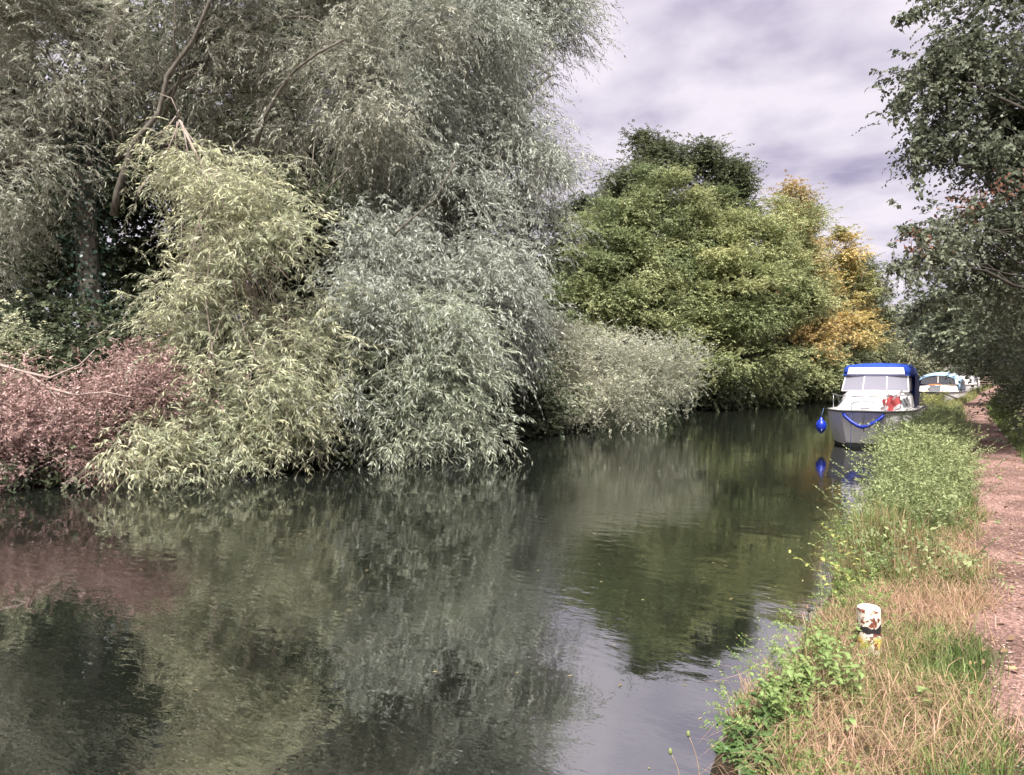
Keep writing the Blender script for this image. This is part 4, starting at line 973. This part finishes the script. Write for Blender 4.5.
# longer grass further along and along both path edges
x, y, u = verge_xy(42000, 6.5, 34, 1.35)
dry = .27 + .32 * wob(np.stack([x, y, 0 * x], axis=1), 73, 1.4)
h = np.clip(rng.normal(.26, .10, len(x)), .06, .6) * (.45 + .55 * np.clip((1 - u) * 2.2, 0, 1)) * np.clip((y - 5) / 5, .4, 1)
o = blades('long_grass', x, y, h, np.clip(rng.normal(.5, .25, len(x)), .03, .97), dry + rng.normal(size=len(x)) * .15, rng.uniform(.004, .009, len(x)), 33); o['label'] = 'longer green grass along the verge towards the boats'; o['category'] = 'grass'
y = 2 + 60 * rng.random(26000) ** 1.5; x = interp(y, PATH_R) + np.abs(rng.normal(size=len(y))) * .45 - .06
o = blades('path_edge_grass', x, y, np.clip(rng.normal(.14, .06, len(x)), .03, .4), np.clip(rng.normal(.5, .25, len(x)), .03, .97), rng.uniform(.0, .5, len(x)), rng.uniform(.004, .009, len(x)), 34); o['label'] = 'green grass along the right edge of the towpath'; o['category'] = 'grass'
y = 30 + 60 * rng.random(16000) ** 1.4; e_ = interp(y, EDGE_R); x = e_ + (interp(y, PATH_L) - e_ + .1) * rng.random(len(y))
o = blades('far_verge_grass', x, y, np.clip(rng.normal(.28, .12, len(x)), .03, .6), np.clip(rng.normal(.4, .25, len(x)), .03, .97), rng.uniform(.1, .75, len(x)), rng.uniform(.008, .018, len(x)), 35); o['label'] = 'pale grass on the far verge beside the second boat'; o['category'] = 'grass'

stem_g = plain('green_stem', (.20, .24, .09), .7)
stem_b = plain('dry_stem', (.42, .30, .20), .8)
# leafy weeds: one mass along the verge, bigger towards the boats
wl_ = []
rw = np.random.default_rng(9)
for y in np.arange(7.0, 30, .34):
    e_ = float(interp(y, EDGE_R)); wd = float(interp(y, PATH_L)) - e_
    for _ in range(2):
        u = (.18 if y < 12 else .28) + rw.random() ** 1.2 * .6; g = np.clip((y - 5) / 7, .30, .9)
        hgt = (.16 + .30 * (1 - u) + .10 * rw.random()) * g * (1.0 if y < 19 else max(.35, .9 - .12 * (y - 19)))
        xx = e_ - .02 + wd * u
        wl_.append((np.array((xx, y + rw.normal() * .2, float(ground_z(xx, y)) + hgt * .65)), (.26, .26, hgt), 1.0))
o = spray_obj('verge_weeds', foliage(wl_, 'weed', 501, density=.5, hue0=.5, huev=.35, gap=.40, minz=.05), np.zeros(3), 'weed', lm_weed, stem_g, None, 9); o['label'] = 'mass of leafy green weeds on the verge towards the boats'; o['category'] = 'weeds'
el_ = []
for k in range(46):
    y = 2.6 + 8 * rw.random(); e_ = float(interp(y, EDGE_R)) + edge_wob(y, 4.0)
    xx = e_ + .12 + abs(rw.normal()) * .10; hg = .05 + .06 * rw.random()
    el_.append((np.array((xx, y, max(.2, float(ground_z(xx, y))) + hg * .3)), (.10, .14, hg), 1.0))
o = spray_obj('edge_weeds', foliage(el_, 'weed', 521, density=1.0, gap=.1, minz=.05, size=.36), np.zeros(3), 'weed', lm_fresh, stem_g, None, 9); o['label'] = 'low green weeds along the lip of the near bank'; o['category'] = 'weeds'
# undergrowth that hides the far bank's edge
ul = []
for y in np.arange(4, 125, .8):
    xx = float(interp(y, EDGE_L)) + edge_wob(y, 1.0) * 1.6 + rw.normal() * .15
    ul.append((np.array((xx - .1, y, .25 + .2 * rw.random())), (.55, .6, .32) if y < 55 else (1.0, .9, .9), 1.0))
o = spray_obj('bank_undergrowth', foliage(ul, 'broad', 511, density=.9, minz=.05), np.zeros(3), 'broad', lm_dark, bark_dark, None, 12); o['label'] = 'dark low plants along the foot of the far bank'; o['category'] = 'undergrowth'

# fallen leaves drifting on the water
n = 420; y = 2.5 + 26 * rng.random(n) ** 1.3; e0, e1 = interp(y, EDGE_L), interp(y, EDGE_R)
u = np.where(rng.random(n) < .5, rng.random(n), np.where(rng.random(n) < .5, .02 + .12 * rng.random(n), 1 - .06 * rng.random(n) ** 2 - .01)); x = e0 + 1.2 + (e1 - e0 - 1.3) * u
d = rng.normal(size=(n, 3)); d[:, 2] = 0
Lv = Leaves(); Lv.add(np.stack([x, y, np.full(n, .004)], axis=1), d, UP + rng.normal(size=(n, 3)) * .08, rng.uniform(.02, .06, n), rng.uniform(.008, .022, n), rng.random(n), rng.random(n))
o = Lv.build('floating_leaves', leaf_mat('floating_leaf', (.20, .16, .07), (.55, .48, .26))); o['label'] = 'small fallen leaves floating on the canal'; o['category'] = 'leaves'
# single plants of the near bank
def leaf_mesh(name, L, W, material, tooth=.12, n=5):
    V = [(0, 0, 0)]; F = []
    for i in range(1, n + 1):
        t_ = i / (n + 1); w = W * .5 * math.sin(math.pi * t_ ** .75) ** .9
        z = .10 * L * math.sin(math.pi * t_) - .22 * L * t_ ** 2
        V += [(-w * (1 + tooth * (i % 2)), L * t_ - .03 * L, z + .10 * w), (0, L * t_, z - .06 * W), (w * (1 + tooth * (i % 2)), L * t_ - .03 * L, z + .10 * w)]
    V.append((0, L, -.24 * L)); e_ = len(V) - 1
    F += [(0, 2, 1), (0, 3, 2)]
    for i in range(n - 1):
        a = 1 + 3 * i; b = a + 3; F += [(a, a + 1, b + 1, b), (a + 1, a + 2, b + 2, b + 1)]
    a = 1 + 3 * (n - 1); F += [(a, a + 1, e_), (a + 1, a + 2, e_)]
    me = bpy.data.meshes.new(name); me.from_pydata(V, [], F); me.materials.append(material)
    rr = np.random.default_rng(len(V) + int(L * 1e4)); 
    for k in ('hue', 'tint'):
        at_ = me.attributes.new(k, 'FLOAT', 'FACE'); v0 = .25 + .5 * rr.random(); at_.data.foreach_set('value', np.full(len(F), v0, dtype=np.float32))
    return me
lm_net = leaf_mat('nettle_leaf', (.12, .22, .06), (.33, .41, .16), rough=.45)
lm_dock = leaf_mat('low_plant_leaf', (.075, .15, .05), (.20, .31, .10), rough=.4)
NET = [leaf_mesh('nettle_leaf', .046 + .006 * i, .027 + .0035 * i, lm_net) for i in range(4)]
DOC = [leaf_mesh('low_leaf', .045 + .006 * i, .022 + .003 * i, lm_dock, .02) for i in range(3)]
SAP = [leaf_mesh('sapling_leaf', .035 + .005 * i, .022 + .003 * i, lm_ystem, .02) for i in range(3)]
def plant(name, label, cat, x, y, hgt, lean, meshes, pairs, seed, group=None, scale=1.0, z=None, stemm=None, start=.15):
    r = random.Random(seed)
    x = max(float(x), float(interp(y, EDGE_R) + edge_wob(y, 4.0)) + .10)
    z = float(ground_z(x, y)) - .01 if z is None else z
    root = thing(name, label, cat, (x, y, z), group=group)
    P = curve((0, 0, 0), (lean[0], lean[1], hgt), 6, bow=(-lean[0] * .15, -lean[1] * .15, .03))
    tb = Tubes(); tb.add(P, np.linspace(.0035, .0015, 6), 5); tb.build('stem', stemm or stem_g, root)
    az = r.uniform(0, 6.28)
    for i in range(pairs):
        u = start + (1 - start) * i / max(1, pairs - 1); p = np.array([np.interp(u * 5, range(6), P[:, k]) for k in range(3)])
        az += 1.57 + r.uniform(-.3, .3)
        for s in (0, 1):
            o = bpy.data.objects.new('leaf', meshes[r.randrange(len(meshes))]); COL.objects.link(o); o.parent = root
            o.location = tuple(p); o.rotation_euler = (r.uniform(-.35, .45) + .5 * (u > .9), r.uniform(-.3, .3), az + s * math.pi + r.uniform(-.25, .25))
            q = scale * r.uniform(.75, 1.2) * (.65 if u > .93 else 1); o.scale = (q, q, q)
    return root
gN = 'nettles growing at the water edge below the painted post'
rn = random.Random(12)
spots = [(rn.uniform(778, 862), 0) for _ in range(36)]
for i, (a, b) in enumerate(spots):
    b = rn.uniform(645, 705) if a > 815 else rn.uniform(672, 722)
    p = hit(a, b + 18, .46)
    plant('nettle', 'leafy green nettle in the patch at the water edge by the painted post', 'plant', p[0], p[1], rn.uniform(.10, .30), (rn.uniform(-.12, .03), rn.uniform(-.06, .06)), NET, 8, 600 + i, gN, scale=.75)
gD = 'small dark green plants hanging over the near water edge'
for i, (a, b) in enumerate([(rn.uniform(0, 55) + 770 - k * 4.2, 700 + k * 4.6) for k in range(20)] + [(rn.uniform(722, 790), rn.uniform(715, 790)) for k in range(16)]):
    p = hit(a, b + 8, .42)
    plant('low_plant', 'small dark green plant in the clump at the bottom water edge', 'plant', p[0], p[1], rn.uniform(.05, .13), (rn.uniform(-.16, -.02), rn.uniform(-.04, .04)), DOC, 9, 640 + i, gD)
for i, (a, b, lab) in enumerate([(968, 708, 'bright green leafy weed at the path edge near the bottom right'), (922, 706, 'bright green weed spreading in the dry grass left of the path edge weed'), (945, 575, 'leafy green weed in the grass by the path above the painted post'), (915, 580, 'green weed in the grass up and right of the painted post'), (888, 628, 'small green weed just right of the painted post'), (850, 730, 'low green weed in the straw below the painted post')]):
    p = hit(a, b + 6, .49)
    plant('weed', lab, 'plant', p[0], p[1], .10, (.02, .02), NET, 5, 660 + i, scale=.85, start=.25)
gS = 'yellow green shoots leaning over the water'
for i, (a, b, lx, z) in enumerate([(845, 600, -.42, .4), (838, 580, -.35, .4), (850, 575, -.22, .42), (840, 545, -.20, .4), (846, 520, -.12, .42), (842, 505, -.15, .42)]):
    p = hit(a, b + 14, .40)
    plant('shoot', 'yellow green leafy shoot leaning over the water beyond the painted post', 'plant', p[0], p[1], rn.uniform(.25, .42), (lx, rn.uniform(-.1, .15)), SAP, 9, 690 + i, gS, scale=1.25)
# seed heads rising at the bottom of the picture
for i, (a, b, c, d, lab) in enumerate([(702, 785, 690, 738, 'dry stalk with a round seed head at the bottom, taller of two'), (682, 795, 672, 756, 'dry stalk with a seed head at the bottom, shorter of two'), (795, 690, 811, 612, 'thin dark dead stalk standing over the water by the nettles')]):
    Z = 3.0 if i < 2 else 3.9
    p0, p1 = at(a, b, Z), at(c, d, Z); p0[2] = min(p0[2], .4)
    root = thing('seed_stalk', lab, 'plant', p0)
    tb = Tubes(); tb.add(curve(p0, p1, 6, bow=(.01, .01, 0)) - p0, np.linspace(.0022, .0014, 6), 5); tb.build('stem', stem_b if i < 2 else bark_dark, root)
    q = p1 - p0; lathe('seed_head', [(.002, -.012), (.007, -.006), (.009, .0), (.0075, .009), (.003, .016)], stem_g if i < 2 else bark_dark, root, tuple(q), 8)
# tall tussock in front of the boat
tu = hit(888, 560, .47); n = 900
az = rng.uniform(0, 6.28, n); rr = np.abs(rng.normal(size=n)) * .20
root = thing('grass_tussock', 'tall tussock of long green and straw grass by the water beyond the post', 'grass', (tu[0], tu[1], .4))
blades('blades', tu[0] - .05 + rr * np.cos(az), tu[1] + 1.6 * rr * np.sin(az), rng.uniform(.25, .62, n), np.clip(rng.normal(.35, .22, n), .02, .95), np.where(rng.random(n) < .6, rng.uniform(.0, .5, n), rng.uniform(.6, .95, n)), rng.uniform(.004, .008, n), 36, parent=root, org=(tu[0], tu[1], .4))
n = 700; y = 1.5 + 26 * rng.random(n) ** 1.3; l = interp(y, PATH_L); r_ = interp(y, PATH_R); x = l - .1 + (r_ - l + .2) * rng.random(n)
Lv = Leaves(); d = rng.normal(size=(n, 3)); d[:, 2] *= .15
Lv.add(np.stack([x, y, ground_z(x, y) + .034], axis=1), d, UP + rng.normal(size=(n, 3)) * .35, rng.uniform(.03, .07, n), rng.uniform(.015, .035, n), rng.random(n), rng.random(n))
o = Lv.build('fallen_leaves', leaf_mat('fallen_leaf', (.13, .08, .045), (.50, .34, .18), trans=.1)); o['label'] = 'brown fallen leaves scattered along the towpath'; o['category'] = 'leaves'
# litter on the towpath: chips and fallen leaves
n = 9000; y = 1.5 + 28 * rng.random(n) ** 1.6; l = interp(y, PATH_L); r_ = interp(y, PATH_R); x = l + .03 + (r_ - l - .06) * rng.random(n)
lit = noise_mat('litter_chips', [(.22, .13, .11), (.46, .32, .28), (.62, .47, .42)], scale=18, bump=0)
Lv = Leaves(); d = rng.normal(size=(n, 3)); d[:, 2] *= .12
uu = (x - l) / (r_ - l)
Lv.add(np.stack([x, y, ground_z(x, y) + .034 - .09 * np.abs(uu - .5) ** 2], axis=1), d, UP + rng.normal(size=(n, 3)) * .25, rng.uniform(.008, .035, n), rng.uniform(.004, .018, n), rng.random(n), rng.random(n))
o = Lv.build('path_litter', lit); o['label'] = 'wood chips and small fallen leaves on the towpath'; o['category'] = 'litter'
